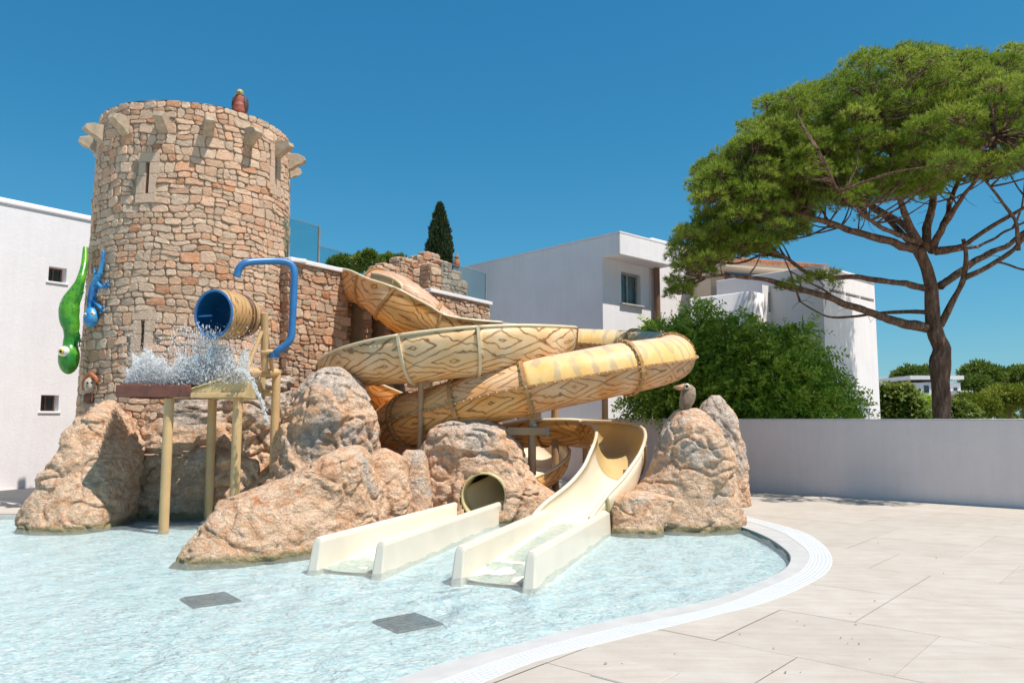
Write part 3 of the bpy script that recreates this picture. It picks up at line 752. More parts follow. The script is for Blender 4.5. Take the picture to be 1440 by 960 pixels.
# ================================================================== ROCKS
def facet(q):   # plane facets: every cell tilts its own way, so the seams break into steps and cracks
    ds, pts = mn.voronoi(q); c = pts[0]; h1 = sin(c.x*12.9+c.y*78.2+c.z*37.7)*43758.5; h2 = sin(c.x*39.3+c.y*11.1+c.z*83.1)*24634.6; h3 = sin(c.x*73.1+c.y*52.2+c.z*9.7)*56445.2
    v = Vector((h1-math.floor(h1)-.5, h2-math.floor(h2)-.5, h3-math.floor(h3)-.5)); e = min(1, (ds[1]-ds[0])*9)
    return ((q-c).dot(v)*1.5+v.x*.55)*e-.16*(1-e)
def rock(name, rows, Yc, T_, mat, label, seed, lean=.25, amp=.11, N=220, Mr=150, base_extra=.35, sq=2.6, group=None, strat=(.6, .2, 1.2), hole=None, skew=0.0):
    """rows: (v, uL, uR) from base to top in photo px, at depth Yc"""
    rs = []
    for (v, l, r) in rows:
        p, q_ = W(l, v, Yc), W(r, v, Yc); rs.append((p.z, (p.x+q_.x)/2, (q_.x-p.x)/2))
    z0 = rs[0][0]; rs = [(min(z0-base_extra, -.4), rs[0][1], rs[0][2]*1.03)]+rs
    ztop = rs[-1][0]
    P = catmull([Vector(r) for r in rs], .03); P = resample(P, sum((b-a).length for a, b in zip(P, P[1:]))/Mr)[0]
    sv = Vector((seed*7.3, seed*3.1, seed*1.7)); V = []; n_rows = len(P)
    sd_ = Vector(strat).normalized()
    for j, p in enumerate(P):
        z, xc, hw = p; hw = max(.004, hw); f = max(0, min(1, (z-0)/(ztop)))
        dep = T_/2*(1-.35*f)*min(1, (max(0, 1-f)*6)**.5) if f > .8 else T_/2*(1-.35*f)
        if hw < .25: dep = min(dep, hw*1.6+.02)
        yc = Yc+lean*f*T_*.5
        for i in range(N):
            th = 2*pi*i/N; c_, s_ = cos(th), sin(th)
            ex = 2/sq; x = xc+hw*math.copysign(abs(c_)**ex, c_); y = yc+dep*math.copysign(abs(s_)**ex, s_)
            y += skew*(x-rs[1][1])
            b = Vector((x, y, z)); q = b+sv
            nr = Vector((c_/max(.2, hw), s_/max(.2, dep), .25*f)).normalized()
            wq = q+Vector((mn.noise(q*1.3), mn.noise(q*1.3+Vector((9, 2, 4))), mn.noise(q*1.3+Vector((3, 8, 1)))))*.35
            d1 = mn.noise(q*.95)*1.2
            d2 = facet(wq*1.25)*.85; d3 = facet(Vector((wq.x, wq.y, wq.z))*2.7-sd_*(wq.dot(sd_)*1.4))*.42
            d4 = mn.fractal(q*6.5, 1.0, 2.1, 3)*.22+facet(wq*7.5)*.16
            rg = 1-abs(mn.noise(q*2.3+Vector((2, 6, 9))))*2; d4 -= max(0, rg-.80)*1.5
            ed = min(1, hw/.35)
            d = amp*1.3*(d1*.7+d2+.1+d3+d4)*ed
            if hw < .5 and abs(c_) > .6: d *= .6+.4*hw/.5
            V.append(b+nr*d)
    if hole:
        hc, hr, hdir = hole
        for k, p in enumerate(V):
            rel = p-hc; along = rel.dot(hdir); perp = rel-hdir*along; pl = perp.length
            if along > -2.0 and pl < hr:
                pass
    F = []
    for j in range(n_rows-1):
        for i in range(N): F.append((j*N+i, j*N+(i+1) % N, (j+1)*N+(i+1) % N, (j+1)*N+i))
    F.append(tuple((n_rows-1)*N+i for i in range(N)))
    if hole:
        keepF = []
        for f in F:
            if len(f) > 4: keepF.append(f); continue
            m_ = (V[f[0]]+V[f[2]])/2; rel = m_-hc; along = rel.dot(hdir); pl = (rel-hdir*along).length
            if along > -.2 and pl < hr and m_.z > -.2: continue
            keepF.append(f)
        F = keepF
    loc = (rs[1][1], Yc, 0)
    o = mk(name, V, F, mat, smooth=True, loc=loc)
    return tag(o, label, 'rock', group)

rock('boulder', [(742, 50, 176), (715, 54, 177), (690, 62, 177), (650, 76, 173), (610, 95, 162), (585, 108, 152), (566, 124, 142), (561, 130, 136)], 12.5, 1.9, M['rock_warm'], 'pointed orange brown boulder at the left foot of the tower, standing in the water', 1, amp=.09, lean=.5, strat=(1, .2, -1.2), group='rocks round the slides')
rock('craggy_rock', [(725, 160, 415), (700, 150, 415), (660, 145, 415), (610, 140, 415), (575, 135, 415), (560, 150, 410), (548, 180, 405), (536, 190, 398), (529, 240, 390)], 14.1, 2.0, M['rock_mid'], 'long craggy rock face under the tower behind the yellow posts', 2, amp=.20, lean=.2, sq=4, N=300, group='rocks round the slides')
rock('rock_outcrop', [(720, 380, 540), (690, 375, 538), (650, 385, 532), (610, 398, 528), (575, 408, 520), (545, 420, 507), (527, 432, 492), (517, 450, 482), (514, 462, 474)], 13.0, 1.5, M['rock_mid'], 'tall rock with a pale grey summit between the bucket posts and the lower flume', 3, amp=.13, group='rocks round the slides')
rock('sloping_boulder', [(788, 278, 500), (765, 290, 505), (745, 300, 520), (720, 315, 518), (700, 330, 518), (680, 372, 516), (660, 415, 510), (645, 440, 506), (633, 462, 496), (628, 478, 486)], 10.2, 1.9, M['rock_mid'], 'large sloping boulder lying in the water in front of the posts', 4, amp=.10, lean=.3, strat=(1, 0, -.9), skew=.62, N=240, group='rocks round the slides')
rock('boulder', [(755, 480, 578), (735, 485, 576), (700, 495, 574), (670, 505, 570), (645, 514, 562), (634, 526, 548), (630, 534, 540)], 11.75, 1.3, M['rock_warm'], 'rounded boulder between the large sloping boulder and the small grey one', 5, amp=.09, group='rocks round the slides')
rock('small_boulder', [(730, 555, 610), (700, 558, 606), (660, 560, 602), (640, 563, 598), (632, 570, 592)], 12.6, .8, M['rock_grey'], 'small grey boulder against the left side of the tunnel rock', 6, amp=.06, group='rocks round the slides')
TUN = W(680, 697, 12.65)
tdir = (G(622, 775)-G(680, 722)).normalized()   # way the left run-out leaves the tunnel
rock('tunnel_rock', [(732, 590, 782), (712, 588, 784), (695, 588, 784), (678, 588, 762), (655, 590, 742), (630, 596, 728), (608, 608, 712), (594, 625, 692), (587, 642, 672)], 13.45, 1.8, M['rock_mid'], 'humped rock with the round mouth of the slide tunnel in it', 8, amp=.10, lean=.08, sq=3.0, N=240, Mr=150, hole=(TUN+tdir*-.3, .368, tdir), group='rocks round the slides')
rock('standing_rock', [(745, 868, 1042), (720, 872, 1042), (695, 890, 1038), (665, 917, 1031), (640, 926, 1027), (615, 930, 1018), (595, 937, 1008), (580, 948, 996), (573, 960, 982)], 12.2, 1.3, M['rock_mid'], 'tall standing rock beside the pool with the bird statue perched on it', 9, amp=.085, N=180, strat=(.2, .2, 1), group='rocks round the slides')
rock('low_rock', [(745, 856, 935), (728, 856, 945), (712, 857, 950), (700, 862, 948), (694, 874, 930), (691, 890, 910)], 11.75, .9, M['rock_mid'], 'low flat rock between the right run-out and the tall standing rock', 10, amp=.06, group='rocks round the slides')
rock('grey_rock', [(697, 975, 1050), (670, 975, 1049), (640, 978, 1047), (610, 982, 1041), (585, 985, 1032), (566, 992, 1023), (555, 1002, 1014)], 14.6, .9, M['rock_grey'], 'narrow dark grey rock behind the tall standing rock, against the wall', 11, amp=.08, group='rocks round the slides')

# ================================================================== SLIDES
def frames(P):
    out = []; n = len(P)
    for i in range(n):
        t = (P[min(i+1, n-1)]-P[max(i-1, 0)]); t.normalize()
        side = t.cross(Vector((0, 0, 1))); side.normalize(); up = side.cross(t); out.append((t, side, up))
    return out
def sweep_open(P, Fr, i0, i1, hw, dp, ds, outer, inner, parent, name='flume_section', lipL=.0, lipR=.0, prof=None, v0=0.0):
    """U-shaped shell; P is the line midway between the two rims. outer/inner materials"""
    th = .035; K = 18; V = []; uv = []; F = []; mi = []
    cols = 2*(K+1)
    for i in range(i0, i1+1):
        t, s, u = Fr[i]; hwi = hw[i] if hasattr(hw, '__len__') else hw; dpi = dp[i] if hasattr(dp, '__len__') else dp
        for lay in (0, 1):
            for k in range(K+1):
                an = pi+pi*k/K; e = .82
                cx = math.copysign(abs(cos(an))**e, cos(an)); cz = -abs(sin(an))**e
                ext = 1 if lay == 0 else -0
                w_ = (hwi+(th if lay == 0 else 0)); d_ = (dpi+(th if lay == 0 else 0))
                lip = lipL*(1-k/K)+lipR*(k/K)
                p = P[i]+s*(cx*w_)+u*(cz*d_)+Vector((0, 0, lip if k in (0, K) else 0)); V.append(p); uv.append((i*ds, v0+k/K*(hwi+dpi)*1.6))
    n = i1-i0
    for j in range(n):
        a0 = j*cols
        for k in range(K): F.append((a0+k, a0+cols+k, a0+cols+k+1, a0+k+1)); mi.append(0)
        for k in range(K): F.append((a0+K+1+k, a0+K+2+k, a0+cols+K+2+k, a0+cols+K+1+k)); mi.append(1)
        for (x, y) in ((0, K+1), (K, 2*K+1)): F.append((a0+x, a0+y, a0+cols+y, a0+cols+x)); mi.append(1)
    for e in (0, n*cols):
        for k in range(K): F.append((e+k, e+k+1, e+K+2+k, e+K+1+k)); mi.append(1)
    return mk(name, V, F, [outer, inner], parent, smooth=True, uv=uv, midx=mi)
def sweep_shell(P, Fr, i0, i1, r, a0, a1, ds, mat, parent, name, off=.0, K=16, inner=None):
    V = []; uv = []; F = []; mi = []; th = .03
    for i in range(i0, i1+1):
        t, s, u = Fr[i]; rx, rz = r[i]
        for lay in (0, 1):
            for k in range(K+1):
                an = a0+(a1-a0)*k/K; rr = off-(th if lay else 0); V.append(P[i]+s*(cos(an)*(rx+rr))+u*(sin(an)*(rz+rr))); uv.append((i*ds, k/K*(rx+rz)*1.6))
    cols = 2*(K+1)
    for j in range(i1-i0):
        b = j*cols
        for k in range(K):
            F.append((b+k, b+k+1, b+cols+k+1, b+cols+k)); mi.append(0); F.append((b+K+1+k, b+cols+K+1+k, b+cols+K+2+k, b+K+2+k)); mi.append(1)
    for e in (0, (i1-i0)*cols):
        for k in range(K): F.append((e+k, e+k+1, e+K+2+k, e+K+1+k)); mi.append(1)
    return mk(name, V, F, [mat, inner or M['flume_in']], parent, smooth=True, uv=uv, midx=mi)
def flange(P, Fr, i, r, a0, a1, parent, w_=.05, h_=.05, K=20, mat=None, e=1.0):
    t, s, u = Fr[i]; rx, rz = r; V = []; F = []
    for k in range(K+1):
        an = a0+(a1-a0)*k/K; cx = math.copysign(abs(cos(an))**e, cos(an)); cz = math.copysign(abs(sin(an))**e, sin(an))
        for (dt, dr) in ((-w_/2, .0), (-w_/2, h_), (w_/2, h_), (w_/2, 0)):
            V.append(P[i]+t*dt+s*(cx*(rx+dr))+u*(cz*(rz+dr)))
    for k in range(K):
        for j in range(4): F.append((4*k+j, 4*k+(j+1) % 4, 4*k+4+(j+1) % 4, 4*k+4+j))
    F += [(0, 1, 2, 3), (4*K+3, 4*K+2, 4*K+1, 4*K)]
    return mk('flange', V, F, mat or M['flange'], parent)
def bolts_line(pts, parent, r=.016):
    mb = MB()
    for p in pts: mb.ball(p, r, nu=5, nv=3)
    o = mb.obj('bolts', M['bolt'], parent); o['kind'] = 'stuff'; return o
def post(parent, top, base_z, r, mat, name='support_post'):
    mb = MB(); mb.tube([(top.x, top.y, base_z), (top.x, top.y, top.z)], r, 12); mb.tube([(top.x, top.y, base_z+.0), (top.x, top.y, base_z+.03)], r*2.0, 12); return mb.obj(name, mat, parent, smooth=False)

# ---- open flume (near one): launch -> right -> U turn -> big sweep in front -> back under -> tunnel -> left run-out
DS = .07
Lr_ = -wn
pB = [(498, 381, 16.6), (520, 385, 16.1), (548, 401, 15.6), (578, 425, 15.2), (612, 444, 15.0), (660, 454, 14.7), (715, 458, 14.9), (757, 459, 14.3), (772, 461, 13.55), (752, 462, 12.85),
      (700, 462.5, 12.45), (640, 467, 12.3), (575, 476, 12.35), (520, 490, 12.65), (487, 508, 13.25), (492, 527, 13.9), (535, 548, 14.35), (600, 573, 14.9), (680, 592, 15.2), (745, 612, 14.8), (768, 634, 14.0), (752, 655, 13.7), (716, 672, 13.4), (694, 684, 13.1), (684, 690, 12.85)]
pB = [(u, v, Y*(1+.085*min(1, max(0, (i-2)/3))*min(1, max(0, (len(pB)-3.0-i)/3)))) for i, (u, v, Y) in enumerate(pB)]
PB, LB = resample(catmull([W(*q) for q in pB], .05), DS, 10); FB = frames(PB)
slideB = thing('open_flume_slide', tuple(Vector((PB[0].x, PB[0].y, 0))), 'open wood-patterned flume slide sweeping round in front and ending in the left run-out', 'water slide')
def near_i(P, q):
    w_ = W(*q); w2 = W(q[0], q[1], q[2]*1.085); return min(range(len(P)), key=lambda i: min((P[i]-w_).length, (P[i]-w2).length))
iT = near_i(PB, (688, 684, 12.35))
cuts = [0, near_i(PB, (530, 390, 15.9)), near_i(PB, (560, 408, 15.4)), near_i(PB, (612, 443, 15.0)), near_i(PB, (700, 457, 14.7)), near_i(PB, (772, 461, 13.55)), near_i(PB, (668, 465, 12.35)), near_i(PB, (575, 476, 12.35)), near_i(PB, (492, 512, 13.4)), near_i(PB, (560, 557, 14.5)), near_i(PB, (680, 592, 15.2)), near_i(PB, (764, 640, 13.8)), len(PB)-1]
hwB = [.42+.11*math.exp(-((i-cuts[6])/50)**2) for i in range(len(PB))]; dpB = [.65+.12*math.exp(-((i-cuts[6])/50)**2)-(.25 if i > cuts[8] else .25*max(0, (i-cuts[7])/(max(1, cuts[8]-cuts[7]))) if i > cuts[7] else 0) for i in range(len(PB))]
for k in range(len(cuts)-1):
    mat = M['wood_tan'] if k < 2 else M['wood_warm'] if k in (2, 3, 8, 9, 10) else M['wood_pale'] if k in (5, 6, 7) else M['wood_warm']
    sweep_open(PB, FB, cuts[k], cuts[k+1], hwB, dpB, DS, mat, M['flume_cream'] if k > 9 else M['flume_in'], slideB)
for k in cuts[1:-1]: flange(PB, FB, k, (hwB[k]+.035, dpB[k]+.035), pi, 2*pi, slideB, e=.82, mat=M['rim'] if cuts[5] < k < cuts[8] else M['flange'], h_=.035)
for sgn, nm in ((1, 'rim'), (-1, 'rim')):
    for (c0, c1) in zip(cuts, cuts[1:]):
        mb = MB(); mb.tube([PB[i]+FB[i][1]*sgn*(hwB[i]+.02) for i in range(c0, c1+1)], .03, 8); mb.obj(nm, M['rim'], slideB, smooth=True)
# ---- tube slide (far one)
pA = [(530, 402, 17.3), (556, 408, 16.9), (585, 427, 16.4), (618, 454, 16.1), (660, 477, 15.5), (720, 483, 15.7), (790, 484, 15.9), (850, 487, 15.85), (905, 491, 15.45), (938, 497, 14.7), (944, 504, 13.85), (915, 511, 13.1),
      (870, 519, 12.7), (810, 531, 12.45), (742, 545, 12.35), (680, 560, 12.45), (620, 578, 12.65), (572, 592, 13.05), (553, 604, 13.7), (585, 608, 14.3), (650, 606, 14.5), (715, 598, 14.3), (775, 590, 13.9), (828, 592, 13.9), (862, 597, 13.55), (873, 609, 13.05), (865, 636, 12.6), (845, 668, 12.15), (815, 698, 11.7), (800, 713, 11.35), (789, 727, 11.05)]
pA = [(u, v, Y*(1+.085*min(1, max(0, (i-1)/3))*min(1, max(0, (len(pA)-5.0-i)/3)))) for i, (u, v, Y) in enumerate(pA)]
PA, LA = resample(catmull([W(*q) for q in pA], .05), DS, 10); FA = frames(PA)
slideA = thing('tube_slide', tuple(Vector((PA[0].x, PA[0].y, 0))), 'striped orange tube slide looping round on the right, ending in the right run-out', 'water slide')
j1 = near_i(PA, (742, 545, 12.35)); j_end = len(PA)-1
cA = [0, near_i(PA, (600, 440, 16.2)), near_i(PA, (690, 480, 15.8)), near_i(PA, (800, 484, 15.9)), near_i(PA, (890, 490, 15.6)), near_i(PA, (941, 499, 14.4)), near_i(PA, (878, 517, 12.75)), j1, near_i(PA, (650, 568, 12.55)), near_i(PA, (575, 592, 13.0)), near_i(PA, (600, 608, 14.4))]
rA = [(.40, .36)]*len(PA)
for i in range(len(PA)):
    f = min(1, max(0, (i-cA[3])/max(1, cA[6]-cA[3]))); rA[i] = (.40+.075*f, .36+.105*f)
for k in range(len(cA)-1):
    sweep_shell(PA, FA, cA[k], cA[k+1], rA, pi, 2*pi, DS, M['wood_warm'] if k < 3 or k > 6 else M['wood_tan'], slideA, 'tube_bottom')
    sweep_shell(PA, FA, cA[k], cA[k+1], rA, 0, pi, DS, M['wood_tan'] if k == 7 else M['tube_orange'] if k > 7 else M['tube_top'] if k > 1 else m_slide('tube_upper%d' % k, (.64, .42, .27), (.62, .36, .22), (.45, .13, .09)), slideA, 'tube_top')
    for sgn in (1, -1):
        mb = MB(); V = []; F = []
        for i in range(cA[k], cA[k+1]+1):
            t, s, u = FA[i]; rx = rA[i][0]
            for (a_, b_) in ((0, -.018), (.045, -.018), (.045, .018), (0, .018)): V.append(PA[i]+s*sgn*(rx+a_)+u*b_)
        for i in range(cA[k+1]-cA[k]):
            for j in range(4): F.append((4*i+j, 4*i+(j+1) % 4, 4*i+4+(j+1) % 4, 4*i+4+j))
        mk('seam_flange', V, F, M['flange'], slideA)
for k in cA[1:]: flange(PA, FA, k, rA[k], 0, 2*pi, slideA, K=32, w_=.07, h_=.05)
flange(PA, FA, 0, rA[0], 0, 2*pi, slideA, K=32)
for sgn in (1, -1): bolts_line([PA[i]+FA[i][1]*sgn*(rA[i][0]+.05)+FA[i][2]*.0 for i in range(cA[2], cA[-1], 2)], slideA)
bolts_line([PA[k]+FA[k][0]*dt+FA[k][1]*cos(an)*(rA[k][0]+.03)+FA[k][2]*sin(an)*(rA[k][1]+.03) for k in cA[2:] for dt in (-.045, .045) for an in np.linspace(0, 2*pi, 22)], slideA)
# open part of A
hwA = [.46]*len(PA); dpA = [.46]*len(PA)
j2 = near_i(PA, (571, 592, 13.05)); j3 = near_i(PA, (620, 607, 14.45)); j4 = near_i(PA, (765, 591, 13.95)); j5 = near_i(PA, (869, 622, 12.85)); j6 = near_i(PA, (850, 660, 12.3)); j7 = near_i(PA, (815, 698, 11.7))
for i in range(len(PA)):
    f = min(1, max(0, (i-j1)/8)); hwA[i] = .42; dpA[i] = .45
    if i > j4: g = min(1, (i-j4)/max(1, j5-j4)); dpA[i] = .45+.17*g; hwA[i] = .42-.03*g
    if i > j6: g = (i-j6)/max(1, j_end-j6); dpA[i] = .62-.36*g; hwA[i] = .39+.01*g
cO = [cA[-1], j4, j5, j_end]
for k in range(len(cO)-1):
    sweep_open(PA, FA, cO[k], cO[k+1], hwA, dpA, DS, M['wood_warm'] if k < 2 else M['flume_cream'], M['flume_cream'] if k >= 2 else M['flume_in'], slideA)
for k in cO[1:-1]: flange(PA, FA, k, (hwA[k]+.035, dpA[k]+.035), pi, 2*pi, slideA, e=.82, h_=.04)
flange(PA, FA, j7, (hwA[j7]+.035, dpA[j7]+.035), pi, 2*pi, slideA, e=.82, h_=.03, mat=plain('flange_olive', (.42, .36, .15), .5))
for sgn in (1, -1):
    for (c0, c1) in zip(cO, cO[1:]):
        mb = MB(); mb.tube([PA[i]+FA[i][1]*sgn*(hwA[i]+.02) for i in range(c0, c1+1)], .032, 8); mb.obj('rim', M['rim'] if c0 < j5 else M['flume_cream'], slideA, smooth=True)
bolts_line([PA[i]+FA[i][1]*sgn*(hwA[i]+.05) for i in range(j1, j1+2) for sgn in (1, -1)], slideA) if False else None
# run-outs: two cream troughs in the pool
def runout(parent, lf, lb, rf, rb, hb=.26, hf=.29, z0=-.32):
    """front/back ground points of left and right wall centre lines"""
    for (f, b, sg) in ((lf, lb, -1), (rf, rb, 1)):
        d = (f-b).normalized(); s = Vector((-d.y, d.x, 0)); L = (f-b).length
        V = []; F = []; st = []
        N_ = 22
        for k in range(N_+1):
            q = k/N_; p = b+d*L*q; h = hb+(hf-hb)*q; wt, wb = .038, .075; ins = 0
            if k >= N_-3: e_ = (k-(N_-3))/3; ins = 0; h = h
            st.append((p, h, wt, wb))
        prof = lambda h, wt, wb: [(-wb, z0), (-wt-.012, h-.05), (-wt, h-.018), (-wt+.02, h), (wt-.02, h), (wt, h-.018), (wt+.012, h-.05), (wb, z0)]
        for (p, h, wt, wb) in st:
            for (x, z) in prof(h, wt, wb): V.append(p+s*x+Vector((0, 0, z)))
        # sloping nose: foot runs forward of the top
        p, h, wt, wb = st[-1]
        for step, (dx, sh) in enumerate(((.025, .985), (.04, .93))):
            for (x, z) in prof(h, wt, wb): fz = (z-z0)/(h-z0); V.append(p+d*(dx+(.16*(1-fz)))+s*x*(1-.25*step)+Vector((0, 0, z0+(z-z0)*sh)))
        R_ = N_+3
        for j in range(R_-1):
            for k in range(7): F.append((8*j+k, 8*j+k+1, 8*j+8+k+1, 8*j+8+k))
        F.append(tuple(range(8))); F.append(tuple(8*(R_-1)+7-k for k in range(8)))
        mk('runout_wall', V, F, M['runout'], parent, smooth=False)
        bpy.context.view_layer.update()
    V = [(lf.x, lf.y, -.075), (rf.x, rf.y, -.075), (rb.x, rb.y, -.02), (lb.x, lb.y, -.02)]; n = 16; V2 = []
    for i in range(n+1):
        q = i/n; a_ = lf.lerp(lb, q); b_ = rf.lerp(rb, q); zc = -.07+.11*q
        for k in range(9):
            x = k/8; p = a_.lerp(b_, x); V2.append((p.x, p.y, zc+.05*(2*x-1)**4))
    F = [(9*i+k, 9*i+k+1, 9*i+9+k+1, 9*i+9+k) for i in range(n) for k in range(8)]
    mk('runout_floor', V2, F, M['runout_floor'], parent, smooth=True)
runout(slideA, G(648, 806), G(777, 736), G(748, 815), G(853, 742))
runout(slideB, G(448, 792), G(646, 727), G(537, 798), G(708, 726))
# tunnel liner and ring
V = []; F = []; K = 36
s_ = tdir.cross(Vector((0, 0, 1))).normalized(); up_ = s_.cross(tdir).normalized()
prof = [(-1.9, .34), (.11, .34), (.14, .345), (.14, .375), (.11, .385), (-.3, .385)]
for (d, r) in prof:
    for k in range(K): an = 2*pi*k/K; V.append(TUN+tdir*(d-.15)+s_*cos(an)*r+up_*sin(an)*r)
for j in range(len(prof)-1):
    for k in range(K): F.append((j*K+k, j*K+(k+1) % K, (j+1)*K+(k+1) % K, (j+1)*K+k))
mk('tunnel_mouth', V, F, plain('tunnel_yellow', (.60, .50, .26), .35), slideB, smooth=True)
# supports
def sup(parent, u, v, Y, r=.055, mat=None, z0=0): p = W(u, v, Y); post(parent, p, z0, r, mat or M['post_tan'])
sup(slideB, 592, 536, 13.35, .05, M['post_tan']); sup(slideB, 640, 520, 14.6, .09); sup(slideB, 662, 520, 16.2, .09); sup(slideA, 748, 575, 13.5, .07); sup(slideA, 700, 510, 16.9, .08)
sup(slideA, 823, 630, 14.4, .05, M['flange']); sup(slideA, 897, 640, 12.7, .035, M['rim']); sup(slideA, 880, 660, 12.3, .045); sup(slideA, 560, 640, 14.2, .06); sup(slideB, 780, 500, 14.8, .07); sup(slideA, 850, 515, 17.1, .07); sup(slideA, 706, 640, 15.5, .06)
def beam(parent, p, q, w_=.08, h_=.12, mat=None, name='cross_beam'):
    p, q = Vector(p), Vector(q); d = (q-p).normalized(); s = d.cross(Vector((0, 0, 1))).normalized(); mb = MB(); mb.box((p+q)/2, (q-p).length, w_, h_, d, s, s.cross(d), bev=.006); return mb.obj(name, mat or M['post_tan'], parent)
beam(slideB, W(620, 524, 14.6), W(760, 526, 14.8), .1, .12); beam(slideB, W(560, 527, 15.6), W(720, 531, 15.5), .08, .1)
beam(slideA, W(712, 606, 13.3), W(768, 606, 13.5), .12, .13); beam(slideB, W(575, 541, 13.5), W(606, 541, 13.3), .12, .1); beam(slideA, W(728, 585, 13.4), W(760, 585, 13.5), .1, .12)
mb = MB(); mb.box(W(770, 607, 13.5), .03, .14, .16); mb.obj('end_plate', col_m('plate_bluegrey', (.16, .25, .30)), slideA)
mb = MB(); mb.box(W(752, 597, 13.2), .06, .06, .05); mb.obj('anchor_nut', col_m('nut_bluegrey', (.16, .25, .32)), slideA)
# water running in the run-outs
mb = MB()
for (lf, lb, rf, rb) in ((G(655, 812), G(785, 738), G(738, 818), G(846, 744)),):
    n = 26
    V = []
    for i in range(8, n+1):
        for k in range(9):
            p = lf.lerp(lb, i/n).lerp(rf.lerp(rb, i/n), k/8); V.append((p.x, p.y, -.035+.09*i/n+.006*sin(i*1.7+k*2.3)))
    mb.add(V, [(9*i+k, 9*i+k+1, 9*i+9+k+1, 9*i+9+k) for i in range(n-8) for k in range(8)])
tag(mb.obj('running_water', M['water'], smooth=True), 'thin sheet of water running down the right run-out', 'water', kind='stuff')

# ================================================================== BUCKET PLAY STRUCTURE
bs = thing('bucket_stand', tuple(G(335, 735)), 'yellow post frame carrying the tipping bucket and the hut roof over the water', 'play structure')
Yf, Yb = 11.75, 13.05
def ypost(u, vtop, Y, r=.072, z0=-.3, u2=None):
    p = W(u, vtop, Y); mb = MB(); mb.tube([(p.x, p.y, z0), p], r, 16); mb.obj('post', M['post_yellow'], bs, smooth=False); return p
p1 = ypost(238, 560, Yf); p2 = ypost(299, 560, Yb); p3 = ypost(336, 520, Yf+.2); p4 = ypost(389, 520, Yb)
def ybar(p, q, r=.05, name='rail'): mb = MB(); mb.tube([p, q], r, 12); return mb.obj(name, M['post_yellow'], bs)
ybar(W(336, 524, Yf+.2), W(389, 524, Yb), .075); ybar(W(300, 552, Yb), W(389, 552, Yb), .06); ybar(W(238, 556, Yf), W(336, 552, Yf+.2), .05)
mp = W(372, 440, 12.3)
ybar(W(372, 522, 12.5), mp, .06, 'mast'); ybar(W(347, 520, 12.1), W(368, 466, 12.3), .035, 'brace'); ybar(W(383, 520, 12.8), W(374, 466, 12.35), .035, 'brace')
ybar(W(350, 448, 12.2), W(378, 449, 12.4), .03, 'axle'); ybar(W(368, 495, 12.4), W(388, 495, 12.45), .045, 'pipe_clamp'); ybar(W(345, 540, 12.0), W(330, 500, 12.0), .03, 'brace')
# blue spout pipe
bp_ = [W(386, 500, 12.45), W(388, 494, 12.4), W(399, 488, 12.4), W(409, 476, 12.4), W(411, 455, 12.4), W(413, 410, 12.4), W(414, 385, 12.4), W(411, 373, 12.4), W(400, 368, 12.35), W(380, 367, 12.2), W(356, 368, 12.05), W(343, 370, 11.95), W(336, 377, 11.95), W(333, 389, 11.95)]
bpth, _ = resample(catmull(bp_, .04), .05, 2)
mb = MB(); mb.tube(bpth, .058, 16, cap=False); mb.obj('spout_pipe', M['blue'], bs, smooth=True)
mb = MB(); mb.tube([W(385.5, 503, 12.45), W(386, 495, 12.44)], .085, 16); mb.obj('pipe_flange', M['blue'], bs)
# bucket: a barrel lying tipped, mouth toward the viewer
bk = thing('tipping_bucket', tuple(W(330, 445, 12.1)), 'wooden barrel shaped tipping bucket with blue inside pouring water', 'bucket')
m0 = W(301, 441, 11.75); m1_ = W(347, 446, 12.42); axb = (m1_-m0).normalized(); Lb = (m1_-m0).length; sb = axb.cross(Vector((0, 0, 1))).normalized(); ub = sb.cross(axb)
def ringV(d, r, K=40): return [m0+axb*d+sb*cos(2*pi*k/K)*r+ub*sin(2*pi*k/K)*r for k in range(K)]
def lathe(prof, mat, name, parent, uvs=True, cap=False):
    K = 40; V = []; F = []; uv = []
    for (d, r) in prof:
        V += ringV(d, r); uv += [(k/K*2.4, d*1.2) for k in range(K)]
    for j in range(len(prof)-1):
        for k in range(K): F.append((j*K+k, j*K+(k+1) % K, (j+1)*K+(k+1) % K, (j+1)*K+k))
    if cap: F.append(tuple((len(prof)-1)*K+k for k in range(K)))
    return mk(name, V, F, mat, parent, smooth=True, uv=uv)
RM = .37
outp = [(d*Lb, RM*(1+.05*sin(pi*min(1, d*1.1))-.17*d*d)) for d in np.linspace(0, 1, 12)]
lathe(outp, M['bucket_wood'], 'barrel_shell', bk, cap=True)
lathe([(-.006, RM-.028), (Lb*.5, RM-.02), (Lb*.93, RM-.09)], M['bucket_in'], 'barrel_inside', bk, cap=True)
lathe([(.0, RM+.004), (-.02, RM+.006), (-.02, RM-.03), (.01, RM-.03)], M['blue'], 'mouth_rim', bk)
for d in (.62, .74): r = RM*(1+.05*sin(pi*d*1.1)-.17*d*d); lathe([(d*Lb-.02, r+.001), (d*Lb-.02, r+.012), (d*Lb+.02, r+.010), (d*Lb+.02, r-.004)], M['band'], 'hoop', bk)
mb = MB(); c_ = m0+axb*.03; mb.tube([c_-sb*(RM-.03)*.2-ub*.02, c_+sb*(RM-.03)*-1-ub*.02], .016, 8)
mb.obj('inner_bar', M['blue'], bk)
